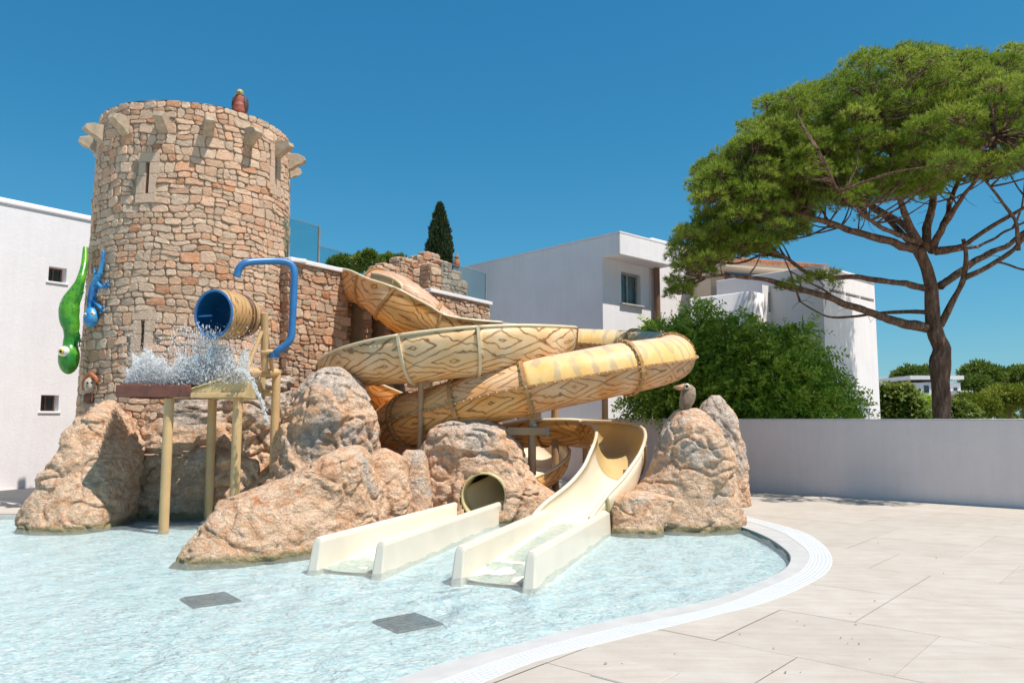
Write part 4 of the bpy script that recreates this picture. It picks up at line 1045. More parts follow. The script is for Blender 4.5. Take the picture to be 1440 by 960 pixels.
# hut roof that breaks the pour
hr = thing('hut_roof', tuple(W(240, 550, 12.2)), 'brown box and cream sloping roof on the posts under the splashing water', 'roof')
q0 = W(163, 558, 11.55); q1 = W(268, 558, 11.65); zt_ = W(200, 541, 11.6).z
dxy = (q1-q0); dxy.z = 0; wL = dxy.length; ex_ = dxy.normalized(); ey_ = Vector((-ex_.y, ex_.x, 0)); zb_ = q0.z
def board(c, l, w_, h_, nm, mat, ax=ex_, ay=ey_): mb = MB(); mb.box(c, l, w_, h_, ax, ay, bev=.008); return mb.obj(nm, mat, hr)
mid = (q0+q1)/2; H_ = zt_-zb_
board(Vector((mid.x, mid.y, zb_+H_/2)), wL, .05, H_, 'front_board', M['brown']); bc = mid+ey_*1.35; board(Vector((bc.x, bc.y, zb_+H_/2)), wL, .05, H_, 'back_board', M['brown'])
lc = q0+ey_*.675; board(Vector((lc.x+.02, lc.y, zb_+H_/2)), .05, 1.30, H_, 'side_board', M['brown']); tc_ = mid+ey_*.675; board(Vector((tc_.x, tc_.y, zt_-.03)), wL-.1, 1.29, .04, 'tray_floor', M['brown'])
for k in range(5):
    pc_ = mid+ey_*(.18+k*.25); board(Vector((pc_.x, pc_.y, zt_+.012)), wL*.96, .05, .03, 'slat', M['brown'])
# cream gabled piece
r0 = W(266, 558, 11.68); r1 = W(346, 557, 11.9); ridge = W(318, 526, 12.3)
V = [r0, r1, r1+ey_*1.3, r0+ey_*1.3]
V = [Vector((p.x, p.y, zb_+.0)) for p in V]; top = [V[0]+Vector((0, 0, .10)), Vector((r1.x, r1.y, ridge.z)), Vector((r1.x, r1.y, ridge.z))+ey_*1.3, V[3]+Vector((0, 0, .10))]
mk('sloping_roof', V+top, [(0, 3, 2, 1), (4, 5, 6, 7), (0, 1, 5, 4), (1, 2, 6, 5), (2, 3, 7, 6), (3, 0, 4, 7)], M['thatch'], hr)
d_ = (top[1]-top[0]).normalized()
for k in range(7):
    f = (k+.5)/7; c0 = top[0].lerp(top[1], f)+ey_*.65; mb = MB(); mb.box(c0+Vector((0, 0, .02)), (top[1]-top[0]).length/7*1.08, 1.34, .022, (d_+Vector((0, 0, .06))).normalized(), ey_, (d_+Vector((0, 0, .06))).normalized().cross(ey_)); mb.obj('shingle', M['thatch'], hr)
beam(hr, W(268, 556, 11.62), W(345, 555, 11.8), .06, .07, M['post_yellow'], 'eaves_beam')

# splashing water
rs = np.random.default_rng(5)
def drops(P, Rr, stretch=None):
    oc = np.array([(1, 0, 0), (-1, 0, 0), (0, 1, 0), (0, -1, 0), (0, 0, 1), (0, 0, -1)], float); of = np.array([(0, 2, 4), (2, 1, 4), (1, 3, 4), (3, 0, 4), (2, 0, 5), (1, 2, 5), (3, 1, 5), (0, 3, 5)])
    n = len(P); V = oc[None]*Rr[:, None, None]
    if stretch is not None: V = V+stretch[:, None, :]*(oc[None, :, 2:3])*Rr[:, None, None]
    V = (V+P[:, None, :]).reshape(-1, 3); Fq = (of[None]+np.arange(n)[:, None, None]*6).reshape(-1, 3); return V, Fq
Ps = []; Rs = []; St = []
def cloud(n, fn, r0, r1):
    for _ in range(n):
        p, d = fn(); Ps.append(p); Rs.append(r0*(r1/r0)**rs.random()); St.append(d)
def pr(u, v, Y): return np.array(W(u, v, Y))
IMP = pr(292, 536, 12.2)
def ray_out(p, k): d = p-IMP; d = d/(np.linalg.norm(d)+.15)+rs.normal(size=3)*.35; return d*k*rs.random()
def band():
    # sheets thrown out sideways and up from where the pour strikes the roof
    x = rs.random(); u = 178+172*x; hgt = (27+5*sin(x*9+1)-4*sin(x*23)+3*sin(x*47))*(.5 if x < .05 else 1); q = rs.beta(1.0, 1.7)
    p = pr(u, 543-5*x-hgt*1.6*q, 11.75+rs.random()*.9); return p, ray_out(p, 5)
cloud(26000, band, .0035, .011)
def spray():
    x = rs.random(); u = 172+195*x; v = 542-abs(rs.normal())*34; p = pr(u, v, 11.5+rs.random()*1.6); return p, ray_out(p, 6)
cloud(5000, spray, .002, .006)
def pour():
    t = rs.random(); u = 285+rs.normal()*26; v = 462+55*t+rs.normal()*6; return pr(u, v, 11.75+.25*t+rs.normal()*.08), np.array([-.2, -.1, 2.5])*rs.random()
cloud(1500, pour, .003, .010)
def jet():
    t = rs.random(); u = 335+42*t+rs.normal()*1.6; v = 520+75*t*t+rs.normal()*2; return pr(u, v, 11.6+rs.normal()*.03), np.array([1.2, 0, -3.])
cloud(500, jet, .004, .011)
def behind():
    u = 350+rs.normal()*16; v = 440+abs(rs.normal())*45; return pr(u, v, 12.6+rs.normal()*.15), np.array([0, 0, 3.])*rs.random()
cloud(420, behind, .003, .008)
Vd, Fd = drops(np.array(Ps), np.array(Rs), np.array(St))
tag(mk('splash', Vd, Fd, M['foam'], smooth=True), 'white cloud of splashing water and drops over the hut roof under the bucket', 'splash', kind='stuff')
# falling sheet of water just out of the bucket
V = []; F = []
for i in range(14):
    for k in range(12):
        x = (k/11-.5)*2; f = i/13; base_ = m0+sb*x*.27*(1-.3*f)-ub*(.30-.06*(1-abs(x)))-axb*(.05+.12*sqrt(f)); V.append(base_+Vector((0, 0, -.42*f*f-.02+.02*sin(k*2.1+i)))+axb*.02*sin(k*1.7+i*.9))
for i in range(13):
    for k in range(11): F.append((12*i+k, 12*i+k+1, 12*i+13+k, 12*i+12+k))
a = NT('sheet_water'); a.t.nodes.remove(a.b); tr = a.n('BsdfTransparent'); tr.inputs[0].default_value = (.86, .92, .96, 1); gl = a.n('BsdfGlossy'); gl.inputs['Roughness'].default_value = .1; df = a.n('BsdfDiffuse'); df.inputs[0].default_value = (.85, .9, .95, 1)
f_ = a.ramp(a.noise(a.coord('World', (9, 9, 2)), 2.5, 5, .7), [(.5, 0.0), (.66, .7)]); mx = a.n('MixShader'); a.l(f_, mx.inputs[0]); a.l(tr.outputs[0], mx.inputs[1]); a.l(df.outputs[0], mx.inputs[2]); mx2 = a.n('MixShader'); mx2.inputs[0].default_value = .12; a.l(mx.outputs[0], mx2.inputs[1]); a.l(gl.outputs[0], mx2.inputs[2]); a.l(mx2.outputs[0], a.out.inputs[0])
tag(mk('pouring_water', V, F, a.m, smooth=True), 'thin sheet of water pouring from the mouth of the tipping bucket', 'water', kind='stuff')

# ================================================================== GECKOS, BIRDS, MASK
def gecko(name, label, pts, rads, legs, head, eye, cols, Y):
    root = thing(name, tuple(pts[len(pts)//2]), label, 'lizard figure', 'lizard figures climbing down the tower')
    P = catmull(pts, .03); rr = []
    for i in range(len(P)):
        x = i/(len(P)-1)*(len(rads)-1); k = min(len(rads)-2, int(x)); rr.append(rads[k]*(1-(x-k))+rads[k+1]*(x-k))
    mb = MB(); mb.tube(P, rr, 14); mb.ball(head[0], head[1], head[2], head[3], 18, 12, rot=head[4] if len(head) > 4 else None)
    for lg in legs:
        mb.tube(catmull(lg[:3], .02), [.045, .04, .036, .03, .026, .024][:1]*1+[.03]*(len(catmull(lg[:3], .02))-1), 8)
        for tip in lg[3:]: mb.tube([lg[2], (Vector(lg[2])+Vector(tip))/2, tip], [.018, .013, .01], 6); mb.ball(tip, .02, nu=7, nv=5)
    mb.obj('body', cols, root, smooth=True)
    for (c, r) in eye:
        n = (Vector((0, 0, EYE))-Vector(c)).normalized()+Vector((-.5, 0, 0)); n.normalize()
        m_ = MB(); m_.ball(c, r, nu=14, nv=10); e = m_.obj('eye', col_m('eye_white', (.8, .8, .76), .2), root, smooth=True)
        m_ = MB(); m_.ball(Vector(c)+n*r*.55, r*.62, nu=12, nv=8); m_.obj('iris', col_m('iris_yellow', (.75, .45, .03), .2), e, smooth=True)
        m_ = MB(); m_.ball(Vector(c)+n*r*.98, r*.30, nu=10, nv=6); m_.obj('pupil', col_m('pupil', (.01, .01, .01), .1), e, smooth=True)
    return root
def m_lizard(name, c0, c1, spot):
    a = NT(name); v = a.coord('World'); n1 = a.noise(v, 3.5, 3); vo = a.n('TexVoronoi'); vo.inputs['Scale'].default_value = 16; a.l(v, vo.inputs['Vector'])
    c = a.mix(a.ramp(n1, [(.4, 0.0), (.6, 1.0)]), c0, c1); c = a.mix(a.ramp(vo.outputs[0], [(.22, .8), (.34, 0.0)]), c, spot); a.bump(a.noise(v, 60, 3), .3, .01); return a.base(c, .28, .5)
YG = 13.7
g = lambda u, v, Y=YG: W(u, v, Y)
gecko('lizard_figure', 'large green lizard figure head down on the left edge of the tower', [g(120, 348, 13.95), g(119, 370, 13.85), g(114, 392), g(107, 410), g(99, 426), g(97, 445), g(100, 462), g(98, 480), g(98, 495)], [.04, .055, .062, .08, .135, .17, .155, .10, .12],
      [(g(102, 432), g(110, 425), g(114, 412), g(111, 406), g(116, 405), g(117, 411)), (g(100, 466), g(106, 462), g(111, 473), g(112, 486), g(108, 487), g(114, 480)), (g(99, 462), g(106, 466), g(108, 480), g(104, 486), g(109, 488))],
      (g(97, 503), .175, .17, .29), [(g(90, 494, 13.55), .095)], m_lizard('lizard_green', (.03, .22, .02), (.12, .36, .02), (.01, .13, .06)), YG)
t_ = lambda u, v, o=.06: T(u, v, o)
gecko('lizard_figure', 'smaller blue lizard figure head down on the tower stones beside the green one', [t_(145, 353), t_(144, 368), t_(140, 385), t_(134, 398), t_(131, 410), t_(128, 425), t_(128, 436)], [.022, .03, .04, .065, .08, .07, .06],
      [(t_(136, 396), t_(143, 404), t_(148, 400), t_(152, 396), t_(153, 401), t_(151, 405)), (t_(133, 398), t_(133, 390), t_(134, 385), t_(132, 379), t_(136, 381)), (t_(131, 422), t_(139, 430), t_(142, 434), t_(146, 431), t_(146, 437), t_(142, 440))],
      (t_(128, 446, .12), .125, .12, .18), [(t_(122, 443, .2), .05), (t_(131, 441, .2), .04)], m_lizard('lizard_blue', (.03, .20, .50), (.06, .33, .58), (.02, .07, .30)), YG)
# red parrot on the tower
pm = T(342, 160); bpz = HT+.03; c0 = Vector((TC.x, TC.y, 0)); dirp = Vector((pm.x-TC.x, pm.y-TC.y, 0)).normalized(); pb = c0+dirp*(RT-.15); pb.z = bpz
def m_feather(n, c, c2): return plain(n, c, .6, .35, 18, .5)
bird = thing('parrot_statue', tuple(pb), 'red breasted parrot statue with a golden head perched on the tower rim', 'bird statue')
mb = MB(); mb.tube(catmull([pb+Vector((0, .0, -.02)), pb+Vector((0, 0, .10)), pb+Vector((0, -.01, .22)), pb+Vector((0, 0, .31))], .02), [.075]+[.12]*7+[.10]*6+[.07], 14); mb.obj('body', m_feather('parrot_red', (.36, .09, .05), 0), bird, smooth=True)
for sx in (-1, 1):
    mb = MB(); mb.ball(pb+Vector((sx*.11, .03, .17)), .045, .09, .17, 12, 10); mb.obj('wing', m_feather('parrot_wing', (.075, .05, .045), 0), bird, smooth=True)
mb = MB(); mb.ball(pb+Vector((0, -.01, .38)), .075, .085, .08, 14, 10); hd_ = mb.obj('head', m_feather('parrot_head', (.42, .30, .10), 0), bird, smooth=True)
mb = MB(); mb.tube([pb+Vector((0, -.07, .385)), pb+Vector((.01, -.13, .37)), pb+Vector((.01, -.14, .33))], [.035, .025, .006], 8); mb.obj('beak', col_m('beak_dark', (.25, .19, .08)), hd_, smooth=True)
mb = MB(); mb.ball(pb+Vector((0, 0, .32)), .08, .085, .05, 12, 8); mb.obj('neck_feathers', m_feather('parrot_neck', (.03, .03, .03), 0), bird, smooth=True)
mb = MB(); mb.tube([pb+Vector((0, .08, .12)), pb+Vector((.02, .16, -.05)), pb+Vector((.02, .2, -.25))], [.05, .04, .02], 8); mb.obj('tail', m_feather('parrot_tail', (.30, .06, .04), 0), bird, smooth=True)
# carved bird on the standing rock
vb = W(968, 580, 12.3)
cb_ = thing('carved_bird', tuple(vb), 'carved stone-coloured bird statue with a long beak on top of the standing rock', 'bird statue')
mw = plain('carved_bird_paint', (.30, .215, .145), .8, .5, 16, 1.0)
g2 = lambda u, v, dy=0: W(u, v, 12.3+dy)
mb = MB(); mb.tube(catmull([g2(963, 583), g2(964, 573), g2(967, 562), g2(969, 552), g2(969, 545)], .02), [.04]+[.09]*8+[.12]*6+[.115]*10, 14) if False else mb.tube([g2(962, 580), g2(963, 572), g2(966, 562), g2(968, 553), g2(968, 546), g2(967, 541)], [.05, .09, .125, .12, .11, .05], 16); mb.obj('body', mw, cb_, smooth=True)
mb = MB(); mb.tube([g2(963, 544, -.05), g2(955, 545, -.06), g2(947, 544, -.05)], [.06, .045, .016], 10); mb.obj('beak', plain('beak_tan', (.42, .22, .12), .6), cb_, smooth=True)
mb = MB(); mb.ball(g2(966, 543, -.10), .05, nu=12, nv=8); e = mb.obj('eye', col_m('eye_pale', (.55, .48, .35)), cb_, smooth=True); mb = MB(); mb.ball(g2(966, 543, -.145), .024, nu=10, nv=6); mb.obj('pupil', M['dark'], e, smooth=True)
for dy in (-.1, .1):
    mb = MB(); mb.ball(g2(966, 562, dy), .08, .03, .16, 12, 8); mb.obj('wing', plain('carved_wing', (.20, .135, .09), .8, .4, 20, .8), cb_, smooth=True)
mb = MB(); mb.tube([g2(960, 578), g2(958, 588)], [.05, .02], 8); mb.obj('tail', mw, cb_, smooth=True)
# painted mask at the tower's left foot
mk0 = T(126, 545, .06); tm = thing('painted_mask', tuple(mk0), 'small weathered painted mask with an orange headdress at the left foot of the tower', 'mask')
ts_ = lambda u, v, o=.08: T(u, v, o)
mb = MB(); mb.tube([ts_(118, 548), ts_(118, 537), ts_(122, 528), ts_(128, 526), ts_(134, 530), ts_(136, 538)], .035, 10); mb.obj('headdress', plain('mask_orange', (.45, .13, .04), .7, .4, 20, .4), tm, smooth=True)
mb = MB(); mb.ball(ts_(126, 541, .1), .10, .07, .13, 14, 10); f_ = mb.obj('face', plain('mask_cream', (.50, .40, .30), .8, .4, 20, .5), tm, smooth=True)
mb = MB(); [mb.ball(ts_(u, 538, .17), .018, nu=8, nv=6) for u in (123, 129)]; mb.obj('eyes', M['dark'], f_)
mb = MB(); mb.box(ts_(125, 560, .03), .16, .14, .18, bev=.03); mb.obj('base_block', plain('mask_brown', (.22, .10, .06), .8, .4, 14, .5), tm)

# ================================================================== RUINS AND GLASS ON THE TERRACE
def ruin(label, s0, s1, back, zb, zt, seed, thick=.35, cw=.24, ch=.16, slot=None):
    o0 = A+wd*s0-wn*back; L = s1-s0; root = thing('ruined_wall', (o0.x, o0.y, zb), label, 'wall', 'broken stone walls on the terrace')
    # stepped top
    rn_ = random.Random(seed); f1 = lambda s, z, d: Vector((o0.x, o0.y, zb+z))+wd*s+wn*(d-.02)
    steps = zt if callable(zt) else (lambda s: zt)
    cells_keep = lambda s, z: z < steps(s/L)-zb and not (slot and abs(s-slot*L) < .05 and .25 < z < .75)
    Hm = max(steps(x/20) for x in range(21))-zb
    masonry(root, L, Hm, cw, ch, f1, M['stone_pink'], seed, keep=cells_keep, proud=.05, limit=120)
    n = 24; V = []; F = []
    mbx = MB()
    for k in range(n):
        h = steps((k+.5)/n)-zb-.03; c = o0+wd*(L*(k+.5)/n)-wn*(thick/2+.012); mbx.box((c.x, c.y, zb+h/2), L/n-.001, thick, h+.0007*(k % 2), wd, wn)
    mbx.obj('mortar_core', M['mortar'], root)
    # end faces and rough top stones
    hR = steps(1.0)-zb; masonry(root, thick, max(.2, hR), .2, .15, lambda s, z, d: Vector((o0.x, o0.y, zb+z))+wd*(L-.02+d)-wn*(thick-s), M['stone_pink'], seed+50, proud=.05, limit=0)
    hL = steps(0.0)-zb; masonry(root, thick, max(.2, hL), .2, .15, lambda s, z, d: Vector((o0.x, o0.y, zb+z))-wd*(d-.02)-wn*s, M['stone_pink'], seed+60, proud=.05, limit=0)
    mt = MB()
    for k in range(int(L/.22)+1):
        s = (k+.5)/(int(L/.22)+1); c = o0+wd*(L*s)-wn*(thick/2); mt.box((c.x, c.y, steps(s)-.03), .19, thick*.95, .10, wd, wn, bev=.03)
    mt.T = [(rn_.random(), .5, .5) for _ in mt.V]; mt.obj('top_stones', M['stone_pink'], root)
    return root
def s_back(u, v, back):
    d = ray(u, v); o = A-wn*back; t = (o.dot(wn))/(d.x*wn.x+d.y*wn.y); p = Vector((d.x*t, d.y*t, EYE+d.z*t)); return (p-A).dot(wd), p.z
def stepf(pts):  # pts: list (frac upto, z)
    def f(x):
        for a_, z in pts:
            if x <= a_: return z
        return pts[-1][1]
    return f
def mkruin(label, back, cols, seed, slot=None, zb=zT):
    # cols: list of (u0,u1,vtop) in photo px
    sA = s_back(cols[0][0], cols[0][2], back)[0]; sB = s_back(cols[-1][1], cols[-1][2], back)[0]
    pts = []
    for (u0, u1, vt) in cols:
        s1_, z1 = s_back(u1, vt, back); s0_, z0 = s_back(u0, vt, back); pts.append(((s1_-sA)/(sB-sA), (z0+z1)/2))
    return ruin(label, sA, sB, back, zb, stepf(pts), seed, slot=slot)
mkruin('low broken stone wall left of the ruin, just above the head of the slides', .9, [(533, 540, 374), (540, 552, 371), (552, 562, 376)], 41)
mkruin('stepped block of broken stone wall in the middle of the ruin', 1.3, [(562, 570, 362), (570, 586, 364), (586, 596, 372), (596, 604, 373)], 43)
mkruin('highest broken stone wall of the ruin, in front of the cypress', 2.3, [(589, 600, 360), (600, 619, 356)], 45)
mkruin('ruined stone wall with a narrow slit, stepping down to the right', .55, [(606, 622, 372), (622, 634, 368), (634, 648, 381), (648, 657, 395)], 47, slot=.25)
# small figure on the ruin
sf, zf = s_back(643, 379, .7); pf_ = A+wd*sf-wn*.72; pf_.z = zf+.03
fg = thing('perched_statue', tuple(pf_), 'small orange-brown perched statue on the stepped ruin beside the cypress', 'statue')
mo = plain('statue_orange', (.36, .14, .05), .7, .4, 20, .4)
mb = MB(); mb.tube([pf_, pf_+Vector((0, 0, .10)), pf_+Vector((0, 0, .2)), pf_+Vector((.01, 0, .26))], [.05, .085, .07, .04], 12); mb.obj('body', mo, fg, smooth=True)
mb = MB(); mb.ball(pf_+Vector((0, 0, .31)), .06, nu=12, nv=8); h_ = mb.obj('head', mo, fg, smooth=True); mb = MB(); mb.tube([pf_+Vector((-.03, -.03, .31)), pf_+Vector((-.11, -.05, .29))], [.025, .005], 8); mb.obj('beak', M['frame_wood'], h_)
mb = MB(); mb.tube([pf_+Vector((0, 0, .34)), pf_+Vector((.02, 0, .42))], [.045, .012], 8); mb.obj('crest', mo, h_); 
for sx in (-1, 1): mb = MB(); mb.ball(pf_+Vector((sx*.07, 0, .13)), .025, .05, .1, 8, 6); mb.obj('wing', mo, fg, smooth=True)
# glass balustrades
def glass_panel(parent, s0, s1, back, z0, z1, post_at=()):
    a_ = A+wd*s0-wn*back; b_ = A+wd*s1-wn*back; c = (a_+b_)/2; mb = MB(); mb.box((c.x, c.y, (z0+z1)/2), (b_-a_).length, .016, z1-z0, wd, wn); p = mb.obj('glass_pane', M['glass'], parent)
    mb = MB(); mb.box((c.x, c.y, z1+.006), (b_-a_).length, .02, .012, wd, wn); mb.obj('glass_edge', M['alu'], p)
gb = thing('glass_balustrade', tuple(A+Vector((0, 0, zT))), 'frameless glass balustrade on the terrace between the tower and the slide heads', 'balustrade')
sG0, _ = s_back(405, 340, .35); sG1, zG1 = s_back(449, 319, .35); sG2, _ = s_back(478, 345, .35)
glass_panel(gb, sG0-.3, sG1-.01, .35, zT+.02, zG1); glass_panel(gb, sG1+.01, sG2+.35, .35, zT+.02, zT+.55)
for (s_p, hh) in ((sG0+.02, .45), (sG1, zG1-zT)):
    c = A+wd*s_p-wn*.35; mb = MB(); mb.box((c.x, c.y, zT+hh/2), .04, .05, hh, wd, wn, bev=.004); mb.obj('post', M['alu'], gb)
gb2 = thing('glass_balustrade', tuple(Cc+Vector((0, 0, zT))), 'glass balustrade at the right end of the terrace before the white building', 'balustrade')
sH0, _ = s_back(657, 390, .12); sH1, zH = s_back(683, 385, .12); glass_panel(gb2, sH0, sH1, .12, zT+.09, zH); glass_panel(gb2, sH0-1.1, sH0-.02, .12, zT+.09, zH)
c = A+wd*sH1-wn*.12; mb = MB(); mb.box((c.x, c.y, (zT+zH)/2+.04), .03, .04, zH-zT-.06, wd, wn); mb.obj('post', M['alu'], gb2)

# ================================================================== BUILDINGS
def slab(parent, name, mat, p0, d, n, L, D, z0, z1, bev=.03):
    """box: front face from p0 along d for L, going back by D along -n"""
    c = Vector(p0)+d*(L/2)-n*(D/2); mb = MB(); mb.box((c.x, c.y, (z0+z1)/2), L, D, z1-z0, d, n, bev=bev); return mb.obj(name, mat, parent)
# left white building, face lit, with window holes
LBd = Vector((.573, .819, 0)); LBn = Vector((.819, -.573, 0)); LB0 = Vector((-11.75, 17.3, 0)); HL = 6.5
lb = thing('white_building', tuple(LB0), 'plain white rendered building at the left edge with two small deep windows', 'building')
def hit(u, v, P0, n): d = ray(u, v); t = (P0-Vector((0, 0, EYE))).dot(n)/d.dot(n); return Vector((0, 0, EYE))+d*t
def lbs(u, v): p = hit(u, v, LB0, LBn); return (p-LB0).dot(LBd), p.z
wins = []
for (u0, v0, u1, v1) in ((69, 374, 93, 398), (58, 555, 82, 578)):
    s0, z1 = lbs(u0, v0); s1, z0 = lbs(u1, v1); wins.append((s0, s1, z0, z1))
ss = sorted([-8]+[x for w_ in wins for x in w_[:2]]+[9]); zz = sorted([-.5]+[x for w_ in wins for x in w_[2:]]+[HL])
V = []; F = []
for z in zz:
    for s in ss: p = LB0+LBd*s; V.append((p.x, p.y, z))
ns = len(ss)
for j in range(len(zz)-1):
    for i in range(ns-1):
        sm, zm = (ss[i]+ss[i+1])/2, (zz[j]+zz[j+1])/2
        if any(a0 < sm < b0 and c0_ < zm < d0 for a0, b0, c0_, d0 in wins): continue
        F.append((j*ns+i, j*ns+i+1, (j+1)*ns+i+1, (j+1)*ns+i))
mk('wall', V, F, M['white'], lb)
for (s0, s1, z0, z1) in wins:
    dpt = .28; V = []
    for d in (0, -dpt):
        for (s, z) in ((s0, z0), (s1, z0), (s1, z1), (s0, z1)): p = LB0+LBd*s+LBn*d; V.append((p.x, p.y, z))
    fr_ = mk('window', V, [(0, 1, 5, 4), (1, 2, 6, 5), (2, 3, 7, 6), (3, 0, 4, 7)], M['white'], lb)
    c = LB0+LBd*((s0+s1)/2)-LBn*(dpt); mb = MB(); mb.box((c.x, c.y, (z0+z1)/2), s1-s0, .03, z1-z0, LBd, LBn); mb.obj('pane', M['darkglass'], fr_)
    mb = MB(); hw_ = (s1-s0)/2; hz_ = (z1-z0)/2; cz = (z0+z1)/2; c = c+LBn*.03
    for dx in (-hw_+.02, hw_-.02, 0): q = c+LBd*dx; mb.box((q.x, q.y, cz), .035, .03, 2*hz_, LBd, LBn)
    for dz in (-hz_+.02, hz_-.02): mb.box((c.x, c.y, cz+dz), 2*hw_, .028, .035, LBd, LBn)
    mb.obj('window_frame', M['frame_wood'], fr_)
    c = LB0+LBd*((s0+s1)/2)+LBn*.005; mb = MB(); mb.box((c.x, c.y, z0-.03), s1-s0+.1, .05, .05, LBd, LBn, bev=.01); mb.obj('sill', M['white'], fr_)
slab(lb, 'parapet_coping', M['white'], LB0-LBd*8+LBn*.04, LBd, LBn, 17, .35, HL, HL+.09, .02)
slab(lb, 'rear_mass', M['white'], LB0-LBd*8-LBn*.35, LBd, LBn, 17, 6, 0, HL-.02)
slab(lb, 'upper_parapet', M['white'], LB0-LBd*8-LBn*.6, LBd, LBn, 17, .3, HL, HL+.30, .02)

bd = Vector((.732, .681, 0)); bn = Vector((.681, -.732, 0)); ad = Vector((-.674, .739, 0)).normalized(); an_ = Vector((-.739, -.674, 0)).normalized()
mbld = thing('white_villa', tuple(Vector((2.85, 24, 0))), 'white villa behind the slides with a flat overhanging roof and one sliding window', 'building')
K0 = W(848, 460, 24.0); K0.z = 0
ZF0, ZF1 = 6.62, 7.30
# main block: a-face (shaded) and b-face with window hole
Lb_ = 2.75
def face_with_holes(parent, name, mat, P0, d, n, L, z0, z1, holes, dep=.2):
    ss = sorted(set([0, L]+[x for h in holes for x in h[:2]])); zz = sorted(set([z0, z1]+[x for h in holes for x in h[2:]])); V = []; F = []
    for z in zz:
        for s in ss: p = P0+d*s; V.append((p.x, p.y, z))
    q = len(ss)
    for j in range(len(zz)-1):
        for i in range(q-1):
            sm, zm = (ss[i]+ss[i+1])/2, (zz[j]+zz[j+1])/2
            if any(h[0] < sm < h[1] and h[2] < zm < h[3] for h in holes): continue
            F.append((j*q+i, j*q+i+1, (j+1)*q+i+1, (j+1)*q+i))
    o = mk(name, V, F, mat, parent)
    outw = []
    for (s0, s1, za, zb2) in holes:
        V = []
        for dd in (0, -dep):
            for (s, z) in ((s0, za), (s1, za), (s1, zb2), (s0, zb2)): p = P0+d*s+n*dd; V.append((p.x, p.y, z))
        outw.append(mk('window', V, [(0, 1, 5, 4), (1, 2, 6, 5), (2, 3, 7, 6), (3, 0, 4, 7)], mat, parent))
    return o, outw
wsz = (.92, 1.93, 5.28, 6.30)
_, ws_ = face_with_holes(mbld, 'wall', M['white'], K0, bd, bn, Lb_, -.5, ZF0+.1, [wsz])
c = K0+bd*1.425-bn*.19; mb = MB(); mb.box((c.x, c.y, 5.79), 1.01, .02, 1.02, bd, bn); mb.obj('pane', plain('villa_glass', (.07, .10, .10), .1, .4, 3), ws_[0])
mb = MB()
for dx in (-.48, -.03, .48): q = c+bd*dx+bn*.03; mb.box((q.x, q.y, 5.79), .06, .05, 1.0, bd, bn)
for dz in (-.48, .48): q = c+bn*.03; mb.box((q.x, q.y, 5.79+dz), 1.0, .048, .06, bd, bn)
mb.obj('window_frame', plain('grey_green_frame', (.36, .37, .34), .5), ws_[0])
q = K0+bd*1.425+bn*.03; mb = MB(); mb.box((q.x, q.y, 5.25), 1.15, .16, .05, bd, bn, bev=.01); mb.obj('sill', plain('stone_sill', (.42, .40, .37), .7), ws_[0])
p = K0+ad*16; V = [(K0.x, K0.y, -.5), (p.x, p.y, -.5), (p.x, p.y, ZF1), (K0.x, K0.y, ZF1)]
slab(mbld, 'side_wall', M['white'], K0+ad*16, -ad, an_, 16, .3, -.5, ZF0+.3, .0)
# roof slab with overhang
rf0 = K0+bn*.6
c = K0+ad*8+bd*1.38+bn*.25; mb = MB(); 
c0 = K0+an_*.003+bn*.72; L_a, L_b = 16.0, 2.78
# corner at c0; extends along bd by L_b and along ad by L_a
cc_ = c0+bd*(L_b/2)+ad*(L_a/2); mb.box((cc_.x, cc_.y, (ZF0+ZF1)/2), L_b, L_a, ZF1-ZF0, bd, ad, bev=.02); mb.obj('roof_slab', M['white'], mbld)
mb = MB(); mb.box((cc_.x, cc_.y, ZF1+.025), L_b+.02, L_a+.02, .05, bd, ad); mb.obj('roof_edge', M['white'], mbld)
pp = K0+bd*2.62+bn*.15; mb = MB(); mb.tube([(pp.x, pp.y, -.4), (pp.x, pp.y, ZF0)], .105, 14); mb.obj('downpipe', plain('copper_pipe', (.22, .105, .055), .5), mbld)
# connecting block on the right with balcony
vb2 = thing('white_apartment_block', tuple(K0+bd*4), 'white apartment block with a curved balcony, brown balusters and a tiled roof behind the pine', 'building')
J0 = K0+bd*2.79+ad*.6
slab(vb2, 'tower_wall', M['white'], J0-bn*0+bn*.45, bd, bn, 4.2, 4, -.5, 7.75, .03)
# curved balcony
P1 = W(1000, 440, 23.5); P1.z = 0; P2 = W(1057, 440, 22.6); P2.z = 0; P3 = W(1140, 440, 24.6); P3.z = 0
zb0, zb1 = 3.0, W(1057, 409, 22.6).z
path = [P1+Vector((-.5, .5, 0)), P1, P1.lerp(P2, .6), P2+Vector((-.12, .06, 0)), P2+Vector((.12, .10, 0)), P2.lerp(P3, .2)]
pth, _ = resample(catmull(path, .05), .1, 2); V = []; F = []
for p in pth: V += [(p.x, p.y, -.5), (p.x, p.y, zb1-.03), (p.x, p.y+.06, zb1), (p.x+.02, p.y+.25, zb1), (p.x+.02, p.y+.25, 3.9)]
for i in range(len(pth)-1):
    for k in range(4): F.append((5*i+k, 5*i+5+k, 5*i+6+k, 5*i+k+1))
mk('curved_parapet', V, F, M['white'], vb2, smooth=True)
fd = (P3-P2).normalized(); fnn = Vector((fd.y, -fd.x, 0)); Q0 = P2.lerp(P3, .18); Lq = (P3-Q0).length
def q_s(u, v): p = hit(u, v, Q0, fnn); return (p-Q0).dot(fd), p.z
s0, z1 = q_s(1080, 405); s1, _z = q_s(1125, 405); _s, z0 = q_s(1079, 438)
_, _w = face_with_holes(vb2, 'balcony_wall', M['white'], Q0, fd, fnn, Lq, -.5, zb1+.25, [(s0, s1, z0, zb1+.05)], .2)
mb = MB()
